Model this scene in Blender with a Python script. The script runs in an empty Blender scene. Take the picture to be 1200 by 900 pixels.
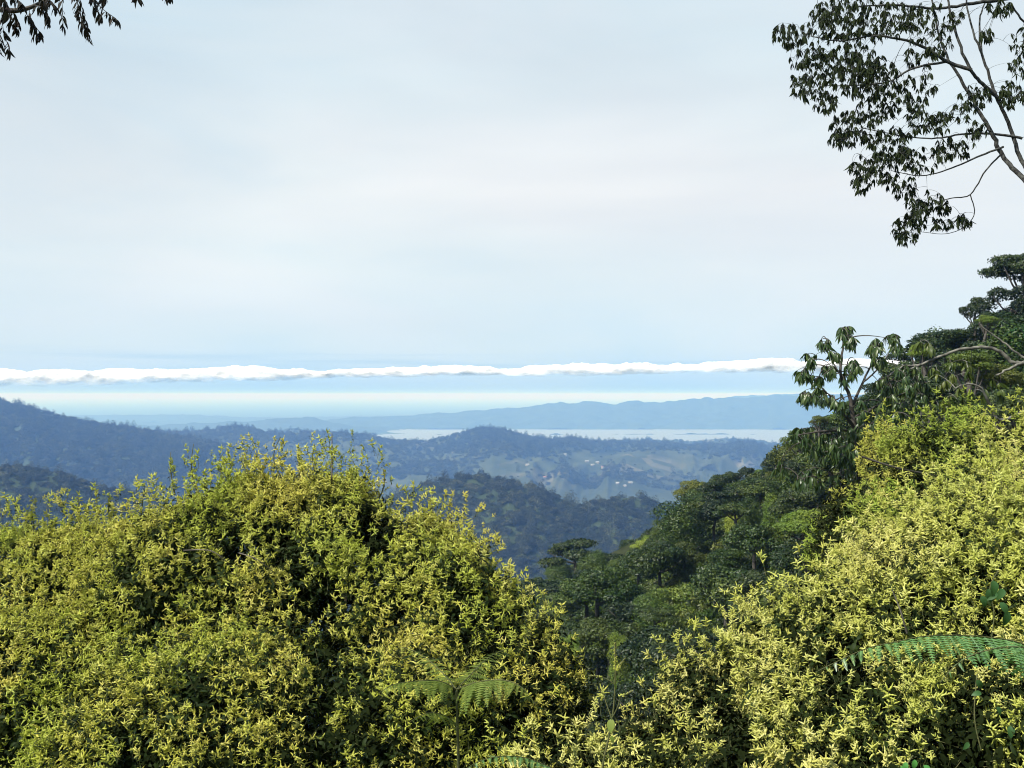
import bpy, math, random
import numpy as np
from math import radians, sin, cos, pi

random.seed(7)
RNG = np.random.default_rng(11)
SC = bpy.context.scene
COL = SC.collection

# ------------------------------------------------------------------ camera
F = 1152.0                       # focal length in photo pixels (1200 wide)
HORIZON = 462.0
TILT = math.atan((HORIZON - 450.0) / F)
cam_d = bpy.data.cameras.new('camera')
cam = bpy.data.objects.new('camera', cam_d)
COL.objects.link(cam)
cam.location = (0, 0, 0)
cam.rotation_euler = (pi / 2 + TILT, 0, 0)
cam_d.sensor_width = 36
cam_d.lens = 36 * F / 1200
cam_d.clip_start = 0.05
cam_d.clip_end = 200000
SC.camera = cam

# ------------------------------------------------------------------ light
SUN_EL, SUN_AZ = radians(48), radians(-122)     # azimuth from +Y, negative = to the left
sun_d = bpy.data.lights.new('sun', 'SUN')
sun = bpy.data.objects.new('sun', sun_d)
COL.objects.link(sun)
sun_d.energy = 5.0
sun_d.angle = radians(0.6)
sun_d.color = (1.0, 0.95, 0.86)
sun.rotation_euler = (pi / 2 - SUN_EL, 0, -SUN_AZ + pi)
sun.location = (-50, -30, 80)

W = bpy.data.worlds.new('World')
SC.world = W
W.use_nodes = True
nt = W.node_tree
nt.nodes.clear()
N = nt.nodes.new
L = nt.links.new
out = N('ShaderNodeOutputWorld')
bg = N('ShaderNodeBackground')
bg.inputs['Strength'].default_value = 0.081
L(bg.outputs[0], out.inputs[0])
sky = N('ShaderNodeTexSky')
sky.sky_type = 'NISHITA'
sky.sun_disc = False
sky.sun_elevation = SUN_EL
sky.sun_rotation = SUN_AZ
sky.altitude = 2300
sky.dust_density = 1.2
geo = N('ShaderNodeTexCoord')
sep = N('ShaderNodeSeparateXYZ')
L(geo.outputs['Generated'], sep.inputs[0])
def noise_node(scale_vec, scale, detail, rough=0.55, w=0.0, dist=0.0):
    mp = N('ShaderNodeMapping')
    mp.inputs['Scale'].default_value = scale_vec
    mp.inputs['Location'].default_value = (w, w * .7, w * .3)
    L(geo.outputs['Generated'], mp.inputs[0])
    n = N('ShaderNodeTexNoise')
    n.inputs['Scale'].default_value = scale
    n.inputs['Detail'].default_value = detail
    n.inputs['Roughness'].default_value = rough
    n.inputs['Distortion'].default_value = dist
    L(mp.outputs[0], n.inputs['Vector'])
    return n
def ramp(node_out, stops):
    r = N('ShaderNodeValToRGB')
    while len(r.color_ramp.elements) < len(stops):
        r.color_ramp.elements.new(0.5)
    for e, (p, c) in zip(r.color_ramp.elements, stops):
        e.position = p
        e.color = (*c, 1) if len(c) == 3 else c
    L(node_out, r.inputs[0])
    return r
def mixc(fac, a, b, bt='MIX'):
    m = N('ShaderNodeMix')
    m.data_type = 'RGBA'
    m.blend_type = bt
    if hasattr(fac, 'node'): L(fac, m.inputs[0])
    else: m.inputs[0].default_value = fac
    for k, v in ((6, a), (7, b)):
        if hasattr(v, 'node'): L(v, m.inputs[k])
        else: m.inputs[k].default_value = (*v, 1)
    return m.outputs[2]
# thin overcast veil: the colour drifts between cool and faintly warm whites with height
veil = ramp(sep.outputs[2], [(0.0, (4.2, 6.7, 10.2)), (0.018, (5.6, 7.7, 9.9)), (0.045, (6.8, 8.3, 9.4)), (0.12, (7.8, 8.8, 9.3)),
                             (0.20, (8.3, 8.9, 9.2)), (0.34, (7.0, 8.1, 8.8)), (0.7, (4.2, 5.4, 6.8)), (1.0, (3.4, 4.6, 6.2))])
n1 = noise_node((1, 1, 3.0), 2.4, 6, 0.5, 3.1, 0.4)
r1 = ramp(n1.outputs[0], [(0.36, (0.90, 0.965, 1.0)), (0.5, (0.99, 1.0, 1.0)), (0.66, (1.04, 1.01, 1.005))])
v2 = mixc(1.0, veil.outputs[0], r1.outputs[0], 'MULTIPLY')
n2 = noise_node((1, 1, 4.2), 1.9, 4, 0.48, 8.3, 0.3)
r2 = ramp(n2.outputs[0], [(0.38, (0.84, 0.84, 0.84)), (0.64, (1, 1, 1))])
sky_veiled = mixc(r2.outputs[0], sky.outputs[0], v2)
# streaky blue strips in the sky colour, standing in for hazy distant peaks
band = ramp(sep.outputs[2], [(0.024, (0, 0, 0)), (0.030, (1, 1, 1)), (0.036, (0.6, 0.6, 0.6)), (0.045, (0, 0, 0))])
n3 = noise_node((1, 1, 38), 2.3, 3, 0.5, 1.7)
r3 = ramp(n3.outputs[0], [(0.50, (0, 0, 0)), (0.62, (0.75, 0.75, 0.75))])
bf = mixc(1.0, band.outputs[0], r3.outputs[0], 'MULTIPLY')
sky_final = mixc(bf, sky_veiled, (4.2, 6.6, 8.8))
L(sky_final, bg.inputs[0])

SC.view_settings.view_transform = 'Standard'
SC.view_settings.look = 'None'
SC.view_settings.exposure = 0.35
SC.view_settings.gamma = 1.0
SC.view_settings.use_curve_mapping = False
cy = SC.cycles
cy.max_bounces = 8
cy.diffuse_bounces = 3
cy.transmission_bounces = 4
cy.glossy_bounces = 2
cy.volume_bounces = 2
cy.transparent_max_bounces = 8
cy.use_denoising = True
cy.denoiser = 'OPENIMAGEDENOISE'
cy.denoising_input_passes = 'RGB_ALBEDO_NORMAL'
cy.denoising_prefilter = 'ACCURATE'
cy.pixel_filter_type = 'BLACKMAN_HARRIS'
cy.filter_width = 1.05
cy.caustics_reflective = False
cy.caustics_refractive = False

# ------------------------------------------------------------------ helpers
FWD = np.array([0, cos(TILT), sin(TILT)])
UPV = np.array([0, -sin(TILT), cos(TILT)])
def at(px, py, d):
    """world point at world depth y = d seen at photo pixel px, py (arrays welcome)"""
    px, py, d = np.broadcast_arrays(np.asarray(px, float), np.asarray(py, float), np.asarray(d, float))
    u, v = (px - 600) / F, (450 - py) / F
    t = d / (FWD[1] + UPV[1] * v)
    return np.stack([u * t, d, t * (FWD[2] + UPV[2] * v)], -1)
def proj(p):
    p = np.asarray(p, float)
    f = p @ FWD
    f = np.where(np.abs(f) < 1e-6, 1e-6, f)
    return np.stack([600 + p[..., 0] / f * F, 450 - (p @ UPV) / f * F, f], -1)
def lerp_tab(tab, x):
    t = np.array(tab, float)
    return np.interp(x, t[:, 0], t[:, 1])

def _h(ix, iy, iz, seed):
    n = (ix * 374761393 + iy * 668265263 + iz * 2147483647 + seed * 1274126177).astype(np.int64) & 0xffffffff
    n = ((n ^ (n >> 13)) * 1274126177) & 0xffffffff
    n = ((n ^ (n >> 16)) * 2246822519) & 0xffffffff
    return ((n ^ (n >> 15)) & 0xffffff) / float(0xffffff)
def vnoise(p, seed=0):
    """value noise, p (...,3) -> 0..1"""
    p = np.asarray(p, float)
    i = np.floor(p).astype(np.int64)
    f = p - i
    f = f * f * (3 - 2 * f)
    r = 0
    for dx in (0, 1):
        for dy in (0, 1):
            for dz in (0, 1):
                w = (f[..., 0] if dx else 1 - f[..., 0]) * (f[..., 1] if dy else 1 - f[..., 1]) * (f[..., 2] if dz else 1 - f[..., 2])
                r = r + w * _h(i[..., 0] + dx, i[..., 1] + dy, i[..., 2] + dz, seed)
    return r
def fbm(p, oct=4, seed=0, gain=0.5):
    p = np.asarray(p, float)
    a, s, t = 1.0, 0.0, 0.0
    for k in range(oct):
        s = s + a * vnoise(p * 2 ** k + 17.3 * k, seed + k)
        t += a
        a *= gain
    return s / t - 0.5
def n2(x, y, oct=4, seed=0, gain=0.5):
    x, y = np.broadcast_arrays(np.asarray(x, float), np.asarray(y, float))
    return fbm(np.stack([x, y, np.zeros_like(x)], -1), oct, seed, gain)

def norm(v):
    v = np.asarray(v, float)
    return v / np.maximum(np.linalg.norm(v, axis=-1, keepdims=True), 1e-9)
def frames(axis, rng=RNG, roll=None):
    """rotation matrices (N,3,3) whose local +Z is axis, with random roll"""
    z = norm(axis)
    r = norm(rng.normal(size=z.shape)) if roll is None else roll
    x = norm(np.cross(r, z))
    y = np.cross(z, x)
    return np.stack([x, y, z], -1)
def eulers(R):
    return np.stack([np.arctan2(R[:, 2, 1], R[:, 2, 2]), np.arcsin(np.clip(-R[:, 2, 0], -1, 1)),
                     np.arctan2(R[:, 1, 0], R[:, 0, 0])], -1)

class MB:
    """mesh builder: collects verts and faces (tris or quads) with material slots"""
    def __init__(s): s.v, s.f, s.n = [], [], 0
    def add(s, v, f, mi=0):
        v = np.asarray(v, float).reshape(-1, 3)
        f = np.asarray(f, np.int64)
        s.v.append(v); s.f.append((f + s.n, mi)); s.n += len(v)
    def tube(s, pts, rad, sides=6, mi=0, cap=True):
        pts = np.asarray(pts, float)
        n = len(pts)
        rad = np.broadcast_to(np.asarray(rad, float), (n,))
        tan = np.gradient(pts, axis=0)
        tan = norm(tan)
        ref = np.array([0.31, 0.17, 0.93]) if abs(tan[0] @ np.array([0.31, .17, .93])) < .9 else np.array([1., 0, 0])
        x = norm(np.cross(np.broadcast_to(ref, tan.shape), tan))
        y = np.cross(tan, x)
        a = np.linspace(0, 2 * pi, sides, endpoint=False)
        ring = pts[:, None] + rad[:, None, None] * (np.cos(a)[None, :, None] * x[:, None] + np.sin(a)[None, :, None] * y[:, None])
        i = np.arange(n - 1)[:, None] * sides
        j = np.arange(sides)[None]
        k = (j + 1) % sides
        s.add(ring, np.stack([i + j, i + k, i + sides + k, i + sides + j], -1).reshape(-1, 4), mi)
        if cap:
            b = s.n - n * sides
            s.f.append((np.stack([np.full(sides - 2, b + (n - 1) * sides), b + (n - 1) * sides + np.arange(1, sides - 1), b + (n - 1) * sides + np.arange(2, sides)], -1), mi))
    def put(s, v, f, R, T, S, mi=0):
        """joined copies of a small mesh"""
        V = np.einsum('nij,vj->nvi', R, v) * np.asarray(S, float).reshape(-1, 1, 1) + T[:, None]
        n = len(v)
        FF = (np.asarray(f)[None] + (np.arange(len(T)) * n)[:, None, None]).reshape(-1, np.asarray(f).shape[1])
        s.add(V.reshape(-1, 3), FF, mi)
    def mesh(s, name, mats, smooth=False):
        me = bpy.data.meshes.new(name)
        v = np.concatenate(s.v)
        me.vertices.add(len(v)); me.vertices.foreach_set('co', v.astype(np.float32).ravel())
        nl = sum(f.size for f, _ in s.f); nf = sum(len(f) for f, _ in s.f)
        me.loops.add(nl); me.polygons.add(nf)
        me.loops.foreach_set('vertex_index', np.concatenate([f.ravel() for f, _ in s.f]).astype(np.int32))
        sz = np.concatenate([np.full(len(f), f.shape[1]) for f, _ in s.f])
        st = np.concatenate([[0], np.cumsum(sz)[:-1]])
        me.polygons.foreach_set('loop_start', st.astype(np.int32))
        me.polygons.foreach_set('material_index', np.concatenate([np.full(len(f), m) for f, m in s.f]).astype(np.int32))
        if smooth: me.polygons.foreach_set('use_smooth', np.ones(nf, bool))
        for m in mats: me.materials.append(m)
        me.update(calc_edges=True)
        return me

def link(name, me, parent=None, kind=None, label=None, cat=None, group=None, loc=None):
    o = bpy.data.objects.new(name, me)
    COL.objects.link(o)
    if parent is not None: o.parent = parent
    if loc is not None: o.location = loc
    if kind: o['kind'] = kind
    if label: o['label'] = label
    if cat: o['category'] = cat
    if group: o['group'] = group
    return o
def thing(name, label, cat, loc=(0, 0, 0), group=None):
    return link(name, None, None, None, label, cat, group, tuple(float(c) for c in loc))

# ------------------------------------------------------------------ materials
def newmat(name):
    m = bpy.data.materials.new(name)
    m.use_nodes = True
    m.node_tree.nodes.clear()
    return m, m.node_tree.nodes.new, m.node_tree.links.new
def _ramp(N, L, src, stops):
    r = N('ShaderNodeValToRGB')
    while len(r.color_ramp.elements) < len(stops): r.color_ramp.elements.new(0.5)
    for e, (p, c) in zip(r.color_ramp.elements, stops):
        e.position = p; e.color = (*c, 1)
    L(src, r.inputs[0])
    return r.outputs[0]
def _mix(N, L, fac, a, b, bt='MIX'):
    m = N('ShaderNodeMix'); m.data_type = 'RGBA'; m.blend_type = bt
    if hasattr(fac, 'node'): L(fac, m.inputs[0])
    else: m.inputs[0].default_value = fac
    for k, v in ((6, a), (7, b)):
        if hasattr(v, 'node'): L(v, m.inputs[k])
        else: m.inputs[k].default_value = (*v, 1)
    return m.outputs[2]
def leafmat(name, stops, transl=0.3, rough=0.5, spec=0.35, island=True, clump=None):
    """foliage: colour picked per leaf, shifted per plant; part of the light passes through"""
    m, N, L = newmat(name)
    o = N('ShaderNodeOutputMaterial')
    g = N('ShaderNodeNewGeometry'); oi = N('ShaderNodeObjectInfo')
    ad = N('ShaderNodeMath'); ad.operation = 'MULTIPLY_ADD'
    L(oi.outputs['Random'], ad.inputs[0]); ad.inputs[1].default_value = 0.5 if island else 1.0
    ml = N('ShaderNodeMath'); ml.operation = 'MULTIPLY'
    L(g.outputs['Random Per Island'], ml.inputs[0]); ml.inputs[1].default_value = 0.5 if island else 0.0
    L(ml.outputs[0], ad.inputs[2])
    c = _ramp(N, L, ad.outputs[0], stops)
    if clump:
        tc = N('ShaderNodeNewGeometry'); nz = N('ShaderNodeTexNoise')
        nz.inputs['Scale'].default_value = clump[0]; nz.inputs['Detail'].default_value = 2
        L(tc.outputs['Position'], nz.inputs['Vector'])
        f = _ramp(N, L, nz.outputs[0], [(0.38, (0, 0, 0)), (0.62, (1, 1, 1))])
        c = _mix(N, L, f, c, _mix(N, L, 1.0, c, clump[1], 'MULTIPLY'))
    p = N('ShaderNodeBsdfPrincipled')
    L(c, p.inputs['Base Color']); p.inputs['Roughness'].default_value = rough
    p.inputs['Specular IOR Level'].default_value = spec
    t = N('ShaderNodeBsdfTranslucent')
    L(_mix(N, L, 1.0, c, (1.15, 1.2, 0.6), 'MULTIPLY'), t.inputs[0])
    x = N('ShaderNodeMixShader'); x.inputs[0].default_value = transl
    L(p.outputs[0], x.inputs[1]); L(t.outputs[0], x.inputs[2]); L(x.outputs[0], o.inputs[0])
    return m
def barkmat(name, a, b, scale=9.0):
    m, N, L = newmat(name)
    o = N('ShaderNodeOutputMaterial'); p = N('ShaderNodeBsdfPrincipled'); L(p.outputs[0], o.inputs[0])
    g = N('ShaderNodeNewGeometry'); nz = N('ShaderNodeTexNoise')
    nz.inputs['Scale'].default_value = scale; nz.inputs['Detail'].default_value = 5
    L(g.outputs['Position'], nz.inputs['Vector'])
    L(_ramp(N, L, nz.outputs[0], [(0.35, a), (0.65, b)]), p.inputs['Base Color'])
    p.inputs['Roughness'].default_value = 0.85
    bp = N('ShaderNodeBump'); bp.inputs['Strength'].default_value = 0.4; bp.inputs['Distance'].default_value = 0.02
    L(nz.outputs[0], bp.inputs['Height']); L(bp.outputs[0], p.inputs['Normal'])
    return m
def landmat(name, stops, scale, stops2=None, scale2=1.0, patch=(0.5, 0.6), bump=3.0):
    m, N, L = newmat(name)
    o = N('ShaderNodeOutputMaterial'); p = N('ShaderNodeBsdfPrincipled'); L(p.outputs[0], o.inputs[0])
    g = N('ShaderNodeNewGeometry'); nz = N('ShaderNodeTexNoise')
    nz.inputs['Scale'].default_value = scale; nz.inputs['Detail'].default_value = 8; nz.inputs['Roughness'].default_value = 0.65
    L(g.outputs['Position'], nz.inputs['Vector'])
    c = _ramp(N, L, nz.outputs[0], stops)
    if stops2:
        vo = N('ShaderNodeTexVoronoi'); vo.inputs['Scale'].default_value = scale2
        L(g.outputs['Position'], vo.inputs['Vector'])
        sp = N('ShaderNodeSeparateColor'); L(vo.outputs['Color'], sp.inputs[0])
        c2 = _ramp(N, L, sp.outputs[0], stops2)
        nb = N('ShaderNodeTexNoise'); nb.inputs['Scale'].default_value = scale2 * 0.22; nb.inputs['Detail'].default_value = 5
        L(g.outputs['Position'], nb.inputs['Vector'])
        f = _ramp(N, L, nb.outputs[0], [(patch[0], (0, 0, 0)), (patch[1], (1, 1, 1))])
        c = _mix(N, L, f, c, c2)
    L(c, p.inputs['Base Color'])
    p.inputs['Roughness'].default_value = 0.95
    p.inputs['Specular IOR Level'].default_value = 0.1
    bp = N('ShaderNodeBump'); bp.inputs['Strength'].default_value = 0.6; bp.inputs['Distance'].default_value = bump
    L(nz.outputs[0], bp.inputs['Height']); L(bp.outputs[0], p.inputs['Normal'])
    return m

M_leaf = leafmat('shrub_leaf', [(0.0, (0.010, 0.019, 0.004)), (0.7, (0.024, 0.042, 0.008)), (1.0, (0.10, 0.13, 0.02))], 0.12, .6, .12)
M_leaf_shade = leafmat('inner_leaf_shade', [(0.0, (0.006, 0.010, 0.003)), (1.0, (0.020, 0.028, 0.008))], 0.03, .85, .03)  # near-black copy of the leaf: shade inside the shrubs put into colour
M_stem = barkmat('green_stem', (0.06, 0.075, 0.02), (0.12, 0.12, 0.04), 30)
M_fl_yellow = leafmat('flower_yellow_green', [(0.0, (0.44, 0.43, 0.06)), (0.5, (0.68, 0.63, 0.13)), (1.0, (0.85, 0.78, 0.28))], 0.25, 0.8, 0.1, clump=(1.6, (0.78, 0.92, 0.7)))
M_fl_cream = leafmat('flower_cream', [(0.0, (0.44, 0.44, 0.085)), (0.5, (0.68, 0.65, 0.19)), (1.0, (0.87, 0.82, 0.38))], 0.25, 0.8, 0.1, clump=(1.4, (0.82, 0.90, 0.66)))
M_fl_lime = leafmat('flower_lime', [(0.0, (0.36, 0.38, 0.055)), (0.5, (0.50, 0.50, 0.10)), (1.0, (0.64, 0.60, 0.18))], 0.25, 0.8, 0.1, clump=(1.0, (0.7, 0.9, 0.7)))
M_bark = barkmat('bark_dark', (0.035, 0.030, 0.024), (0.09, 0.08, 0.065))
M_bark_pale = barkmat('bark_pale', (0.07, 0.066, 0.052), (0.24, 0.23, 0.19), 7)
M_dead = barkmat('dead_wood', (0.09, 0.075, 0.06), (0.20, 0.17, 0.14), 12)
M_lichen = barkmat('bark_lichen', (0.014, 0.013, 0.011), (0.09, 0.093, 0.083), 22)
M_over = leafmat('overhang_leaf', [(0.0, (0.010, 0.016, 0.006)), (0.8, (0.024, 0.034, 0.011)), (0.95, (0.08, 0.10, 0.02)), (1.0, (0.30, 0.32, 0.03))], 0.10, 0.7, 0.08)
M_purple = leafmat('overhang_leaf_dusky', [(0.0, (0.020, 0.024, 0.016)), (0.7, (0.035, 0.030, 0.026)), (1.0, (0.060, 0.03, 0.035))], 0.10, 0.7, 0.1)
M_droop = leafmat('drooping_leaf', [(0.0, (0.022, 0.045, 0.014)), (0.6, (0.045, 0.085, 0.022)), (1.0, (0.14, 0.17, 0.03))], 0.2, 0.38, 0.5)
M_fern = leafmat('fern_leaf', [(0.0, (0.10, 0.24, 0.05)), (1.0, (0.20, 0.38, 0.12))], 0.25, 0.28, 0.9)
M_bracken = leafmat('bracken_leaf', [(0.0, (0.12, 0.19, 0.03)), (1.0, (0.24, 0.30, 0.06))], 0.35, 0.6, 0.3)
M_vine = leafmat('vine_leaf', [(0.0, (0.025, 0.07, 0.02)), (1.0, (0.05, 0.13, 0.035))], 0.2, 0.5, 0.3)
M_vine_bright = leafmat('vine_leaf_bright', [(0.0, (0.08, 0.30, 0.07)), (1.0, (0.16, 0.42, 0.10))], 0.35, 0.4, 0.4)

# ------------------------------------------------------------------ scattering
def gn_tree(variants):
    g = bpy.data.node_groups.new('scatter', 'GeometryNodeTree')
    g.interface.new_socket('Geometry', in_out='INPUT', socket_type='NodeSocketGeometry')
    g.interface.new_socket('Geometry', in_out='OUTPUT', socket_type='NodeSocketGeometry')
    N, L = g.nodes.new, g.links.new
    gi, go = N('NodeGroupInput'), N('NodeGroupOutput')
    ip = N('GeometryNodeInstanceOnPoints')
    jn = N('GeometryNodeJoinGeometry')
    for v in variants:
        oi = N('GeometryNodeObjectInfo'); oi.inputs['Object'].default_value = v
        oi.inputs['As Instance'].default_value = True
        L(oi.outputs['Geometry'], jn.inputs[0])
    L(gi.outputs[0], ip.inputs['Points'])
    L(jn.outputs[0], ip.inputs['Instance'])
    ip.inputs['Pick Instance'].default_value = True
    for nm, ty, sock in (('pick', 'INT', 'Instance Index'), ('rot', 'FLOAT_VECTOR', 'Rotation'), ('scl', 'FLOAT_VECTOR', 'Scale')):
        na = N('GeometryNodeInputNamedAttribute'); na.data_type = ty
        na.inputs['Name'].default_value = nm
        L(na.outputs['Attribute'], ip.inputs[sock])
    L(ip.outputs[0], go.inputs[0])
    return g
_GN = {}
def scatter(name, variants, T, E, S, parent=None, **kw):
    """one stuff object that carries many small copies"""
    n = len(T)
    if n == 0: return None
    me = bpy.data.meshes.new(name)
    me.vertices.add(n); me.vertices.foreach_set('co', np.asarray(T, np.float32).ravel())
    a = me.attributes.new('rot', 'FLOAT_VECTOR', 'POINT'); a.data.foreach_set('vector', np.asarray(E, np.float32).ravel())
    S = np.asarray(S, float)
    if S.ndim == 1: S = np.repeat(S[:, None], 3, 1)
    a = me.attributes.new('scl', 'FLOAT_VECTOR', 'POINT'); a.data.foreach_set('vector', S.astype(np.float32).ravel())
    a = me.attributes.new('pick', 'INT', 'POINT'); a.data.foreach_set('value', RNG.integers(0, len(variants), n).astype(np.int32))
    o = link(name, me, parent, 'stuff', **kw)
    key = tuple(v.name for v in variants)
    if key not in _GN: _GN[key] = gn_tree(variants)
    md = o.modifiers.new('scatter', 'NODES'); md.node_group = _GN[key]
    return o
def variant(name, me):
    return bpy.data.objects.new(name, me)       # source mesh of a scatter, never linked itself

def pieces(parent, name, stuffname, variants, T, R, S, size=1.0, most=300, labels=None):
    """the copies that show largest become parts of their own, the rest one stuff part"""
    T = np.asarray(T, float); S = np.asarray(S, float)
    if S.ndim == 1: S = np.repeat(S[:, None], 3, 1)
    E = eulers(R)
    base = np.array(parent.matrix_world.translation) if parent.parent is None and parent.type == 'EMPTY' else 0
    base = np.array(parent.location)
    pr = proj(T)
    show = S[:, 0] * size / np.maximum(pr[:, 2], .1) * F
    inside = (pr[:, 0] > -10) & (pr[:, 0] < 1210) & (pr[:, 1] > -10) & (pr[:, 1] < 910)
    # those nearest to the eye, on the side seen
    key = np.where(inside, show, 0)
    order = np.argsort(-key)
    top = order[:most]
    top = top[key[top] > 0]
    for k in top:
        o = bpy.data.objects.new(name, variants[int(RNG.integers(len(variants)))].data)
        COL.objects.link(o); o.parent = parent
        o.location = T[k] - base; o.rotation_euler = E[k]; o.scale = S[k]
    rest = np.setdiff1d(np.arange(len(T)), top)
    if len(rest): scatter(stuffname, variants, T[rest] - base, E[rest], S[rest], parent)

# ------------------------------------------------------------------ leaf and flower shapes
def leaf_vf(Ln, Wd, droop=0.25, fold=0.25, n=4, base=0.15):
    """blade along +X from the origin, folded at the midrib and arching down"""
    t = np.linspace(0, 1, n + 1)
    w = Wd * 0.5 * np.sin(pi * np.clip(t * (1 - base) + base * np.sqrt(t), 0, 1)) ** 0.8
    w[0] = 0; w[-1] = 0
    x = Ln * np.sin(t * (1.2 * droop + .001)) / (1.2 * droop + .001)
    z = -Ln * droop * t ** 2
    mid = np.stack([x, 0 * t, z], -1)
    lf = np.stack([x, w, z + w * fold], -1)[1:-1]
    rt = np.stack([x, -w, z + w * fold], -1)[1:-1]
    v = np.concatenate([mid, lf, rt])
    f = []
    m = n + 1; k = n - 1
    for side, off in ((1, m), (-1, m + k)):
        tri = [(0, 1, off)] + [(i, i + 1, off + i) for i in range(1, k)] + [(i, off + i, off + i - 1) for i in range(1, k)] + [(k, n, off + k - 1)]
        f += [t_ if side < 0 else t_[::-1] for t_ in tri]
    return v, np.array(f)
def spike(mb, base, d, Ln, r, curve, mi, rng, rings=7, sides=5):
    """a fuzzy tapering flower spike"""
    t = np.linspace(0, 1, rings)
    side = norm(np.cross(d, rng.normal(size=3)))
    p = base + np.outer(t * Ln, d) + np.outer(t ** 2 * Ln * curve, side)
    rr = r * (0.75 + 0.5 * (np.arange(rings) % 2)) * (1 - 0.75 * t ** 2) * (0.85 + .3 * rng.random(rings))
    rr[0] *= .5; rr[-1] = r * .12
    mb.tube(p, rr, sides, mi, cap=False)
def spray_mesh(name, seed, flower, nsp=6, small=False, fluff=1.0):
    """one flowering twig end: stem, opposite leaves, star of spikes"""
    rng = np.random.default_rng(seed)
    mb = MB()
    H = 0.17
    bend = rng.normal(size=2) * 0.03
    t = np.linspace(0, 1, 5)
    st = np.stack([bend[0] * t ** 2, bend[1] * t ** 2, H * t - .02], -1)
    mb.tube(st, 0.0022 * (1.2 - .6 * t), 4, 1)
    for k, h in enumerate((0.3, 0.55, 0.8)):
        p = np.array([np.interp(h, t, st[:, j]) for j in range(3)])
        a0 = k * pi / 2 + rng.random()
        for s_ in (0, pi):
            a = a0 + s_ + rng.normal() * .2
            v, f = leaf_vf(0.040 * (1.15 - .55 * h) * (.8 + .4 * rng.random()), 0.013 * (.8 + .4 * rng.random()), .3 + .4 * rng.random())
            el = rng.uniform(-.1, .5)
            X = np.array([cos(a) * cos(el), sin(a) * cos(el), sin(el)]); Y = np.array([-sin(a), cos(a), 0]); Z = np.cross(X, Y)
            mb.add(v @ np.stack([X, Y, Z]) + p, f, 2)
    top = st[-1]
    for k in range(nsp):
        h = 1.0 if k < 3 else rng.uniform(.55, .95)
        p = np.array([np.interp(h, t, st[:, j]) for j in range(3)])
        a = k * 2.399 + rng.normal() * .3
        el = 1.3 if k == 0 else rng.uniform(-.1, 1.0)
        d = np.array([cos(a) * cos(el), sin(a) * cos(el), sin(el)])
        spike(mb, p, d, rng.uniform(.040, .062) * fluff, rng.uniform(.0058, .0080) * fluff, rng.normal() * .35, 0, rng)
    return mb.mesh(name, [flower, M_stem, M_leaf])
def twig_mesh(name, seed, leafm, n=16, Ln=0.050, Wd=0.019, H=0.26):
    """a leafy twig without flowers"""
    rng = np.random.default_rng(seed)
    mb = MB()
    t = np.linspace(0, 1, 5)
    b = rng.normal(size=2) * .05
    st = np.stack([b[0] * t ** 2, b[1] * t ** 2, H * t], -1)
    mb.tube(st, 0.003 * (1.2 - .8 * t), 4, 1)
    for k in range(n):
        h = (k + 1) / n
        p = np.array([np.interp(h, t, st[:, j]) for j in range(3)])
        a = k * 2.399 + rng.normal() * .3; el = rng.uniform(-.2, .7)
        v, f = leaf_vf(Ln * (.7 + .5 * rng.random()), Wd * (.8 + .4 * rng.random()), .3 + .5 * rng.random())
        X = np.array([cos(a) * cos(el), sin(a) * cos(el), sin(el)]); Y = np.array([-sin(a), cos(a), 0]); Z = np.cross(X, Y)
        mb.add(v @ np.stack([X, Y, Z]) + p, f, 0)
    return mb.mesh(name, [leafm, M_stem])

SP_Y = [variant('flower_spray', spray_mesh('flower_spray_yellow', s, M_fl_yellow, 8 + s % 3)) for s in range(6)]
SP_C = [variant('flower_spray', spray_mesh('flower_spray_cream', 20 + s, M_fl_cream, 9 + s % 3, fluff=1.05)) for s in range(6)]
SP_L = [variant('flower_spray', spray_mesh('flower_spray_lime', 40 + s, M_fl_lime, 8 + s % 3)) for s in range(6)]
TW_IN = [variant('inner_twig', twig_mesh('inner_twig', 70 + s, M_leaf_shade, 18, .05, .022)) for s in range(3)]
TW = [variant('leafy_twig', twig_mesh('leafy_twig', 60 + s, M_leaf)) for s in range(5)]

# ------------------------------------------------------------------ near ground and hillside
def hill_h(x, y):
    x = np.asarray(x, float); y = np.asarray(y, float)
    s = x / np.maximum(y, 8.0)
    yr = np.interp(s, [-0.2, 0.03, 0.52, 1.0], [120, 112, 66, 60])
    pl = -14.8 + 0.677 * x - 0.087 * y
    pl = np.where(pl > 6, 6 + 9 * (1 - np.exp(-(pl - 6) / 9)), pl)
    pl = pl - 0.48 * np.maximum(0, y - yr)
    near = -1.6 - 0.28 * np.maximum(y, -4) - 0.021 * np.maximum(y, 0) ** 2 + 0.42 * np.maximum(x, 0) - 0.10 * np.maximum(-x, 0)
    k = 1.2
    h = np.logaddexp(pl / k, near / k) * k
    h = np.minimum(h, 16)
    return h + n2(x * .12, y * .12, 4, 3) * 1.2 * np.clip((np.hypot(x, y) - 4) / 10, 0, 1)
def terrain(name, xs, ys, hf, mat, **kw):
    X, Y = np.meshgrid(xs, ys)
    Z = hf(X, Y)
    mb = MB(); ny, nx = X.shape
    i = np.arange(ny - 1)[:, None] * nx + np.arange(nx - 1)[None]
    mb.add(np.stack([X, Y, Z], -1), np.stack([i, i + 1, i + nx + 1, i + nx], -1).reshape(-1, 4))
    return link(name, mb.mesh(name, [mat], True), None, 'structure', **kw)
M_soil = landmat('hillside_soil', [(0.35, (0.018, 0.022, 0.008)), (0.65, (0.045, 0.055, 0.018))], 0.8, bump=.2)
ax = np.concatenate([-np.geomspace(900, 62, 24), np.linspace(-60, 90, 130), np.geomspace(92, 900, 26)])
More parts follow.
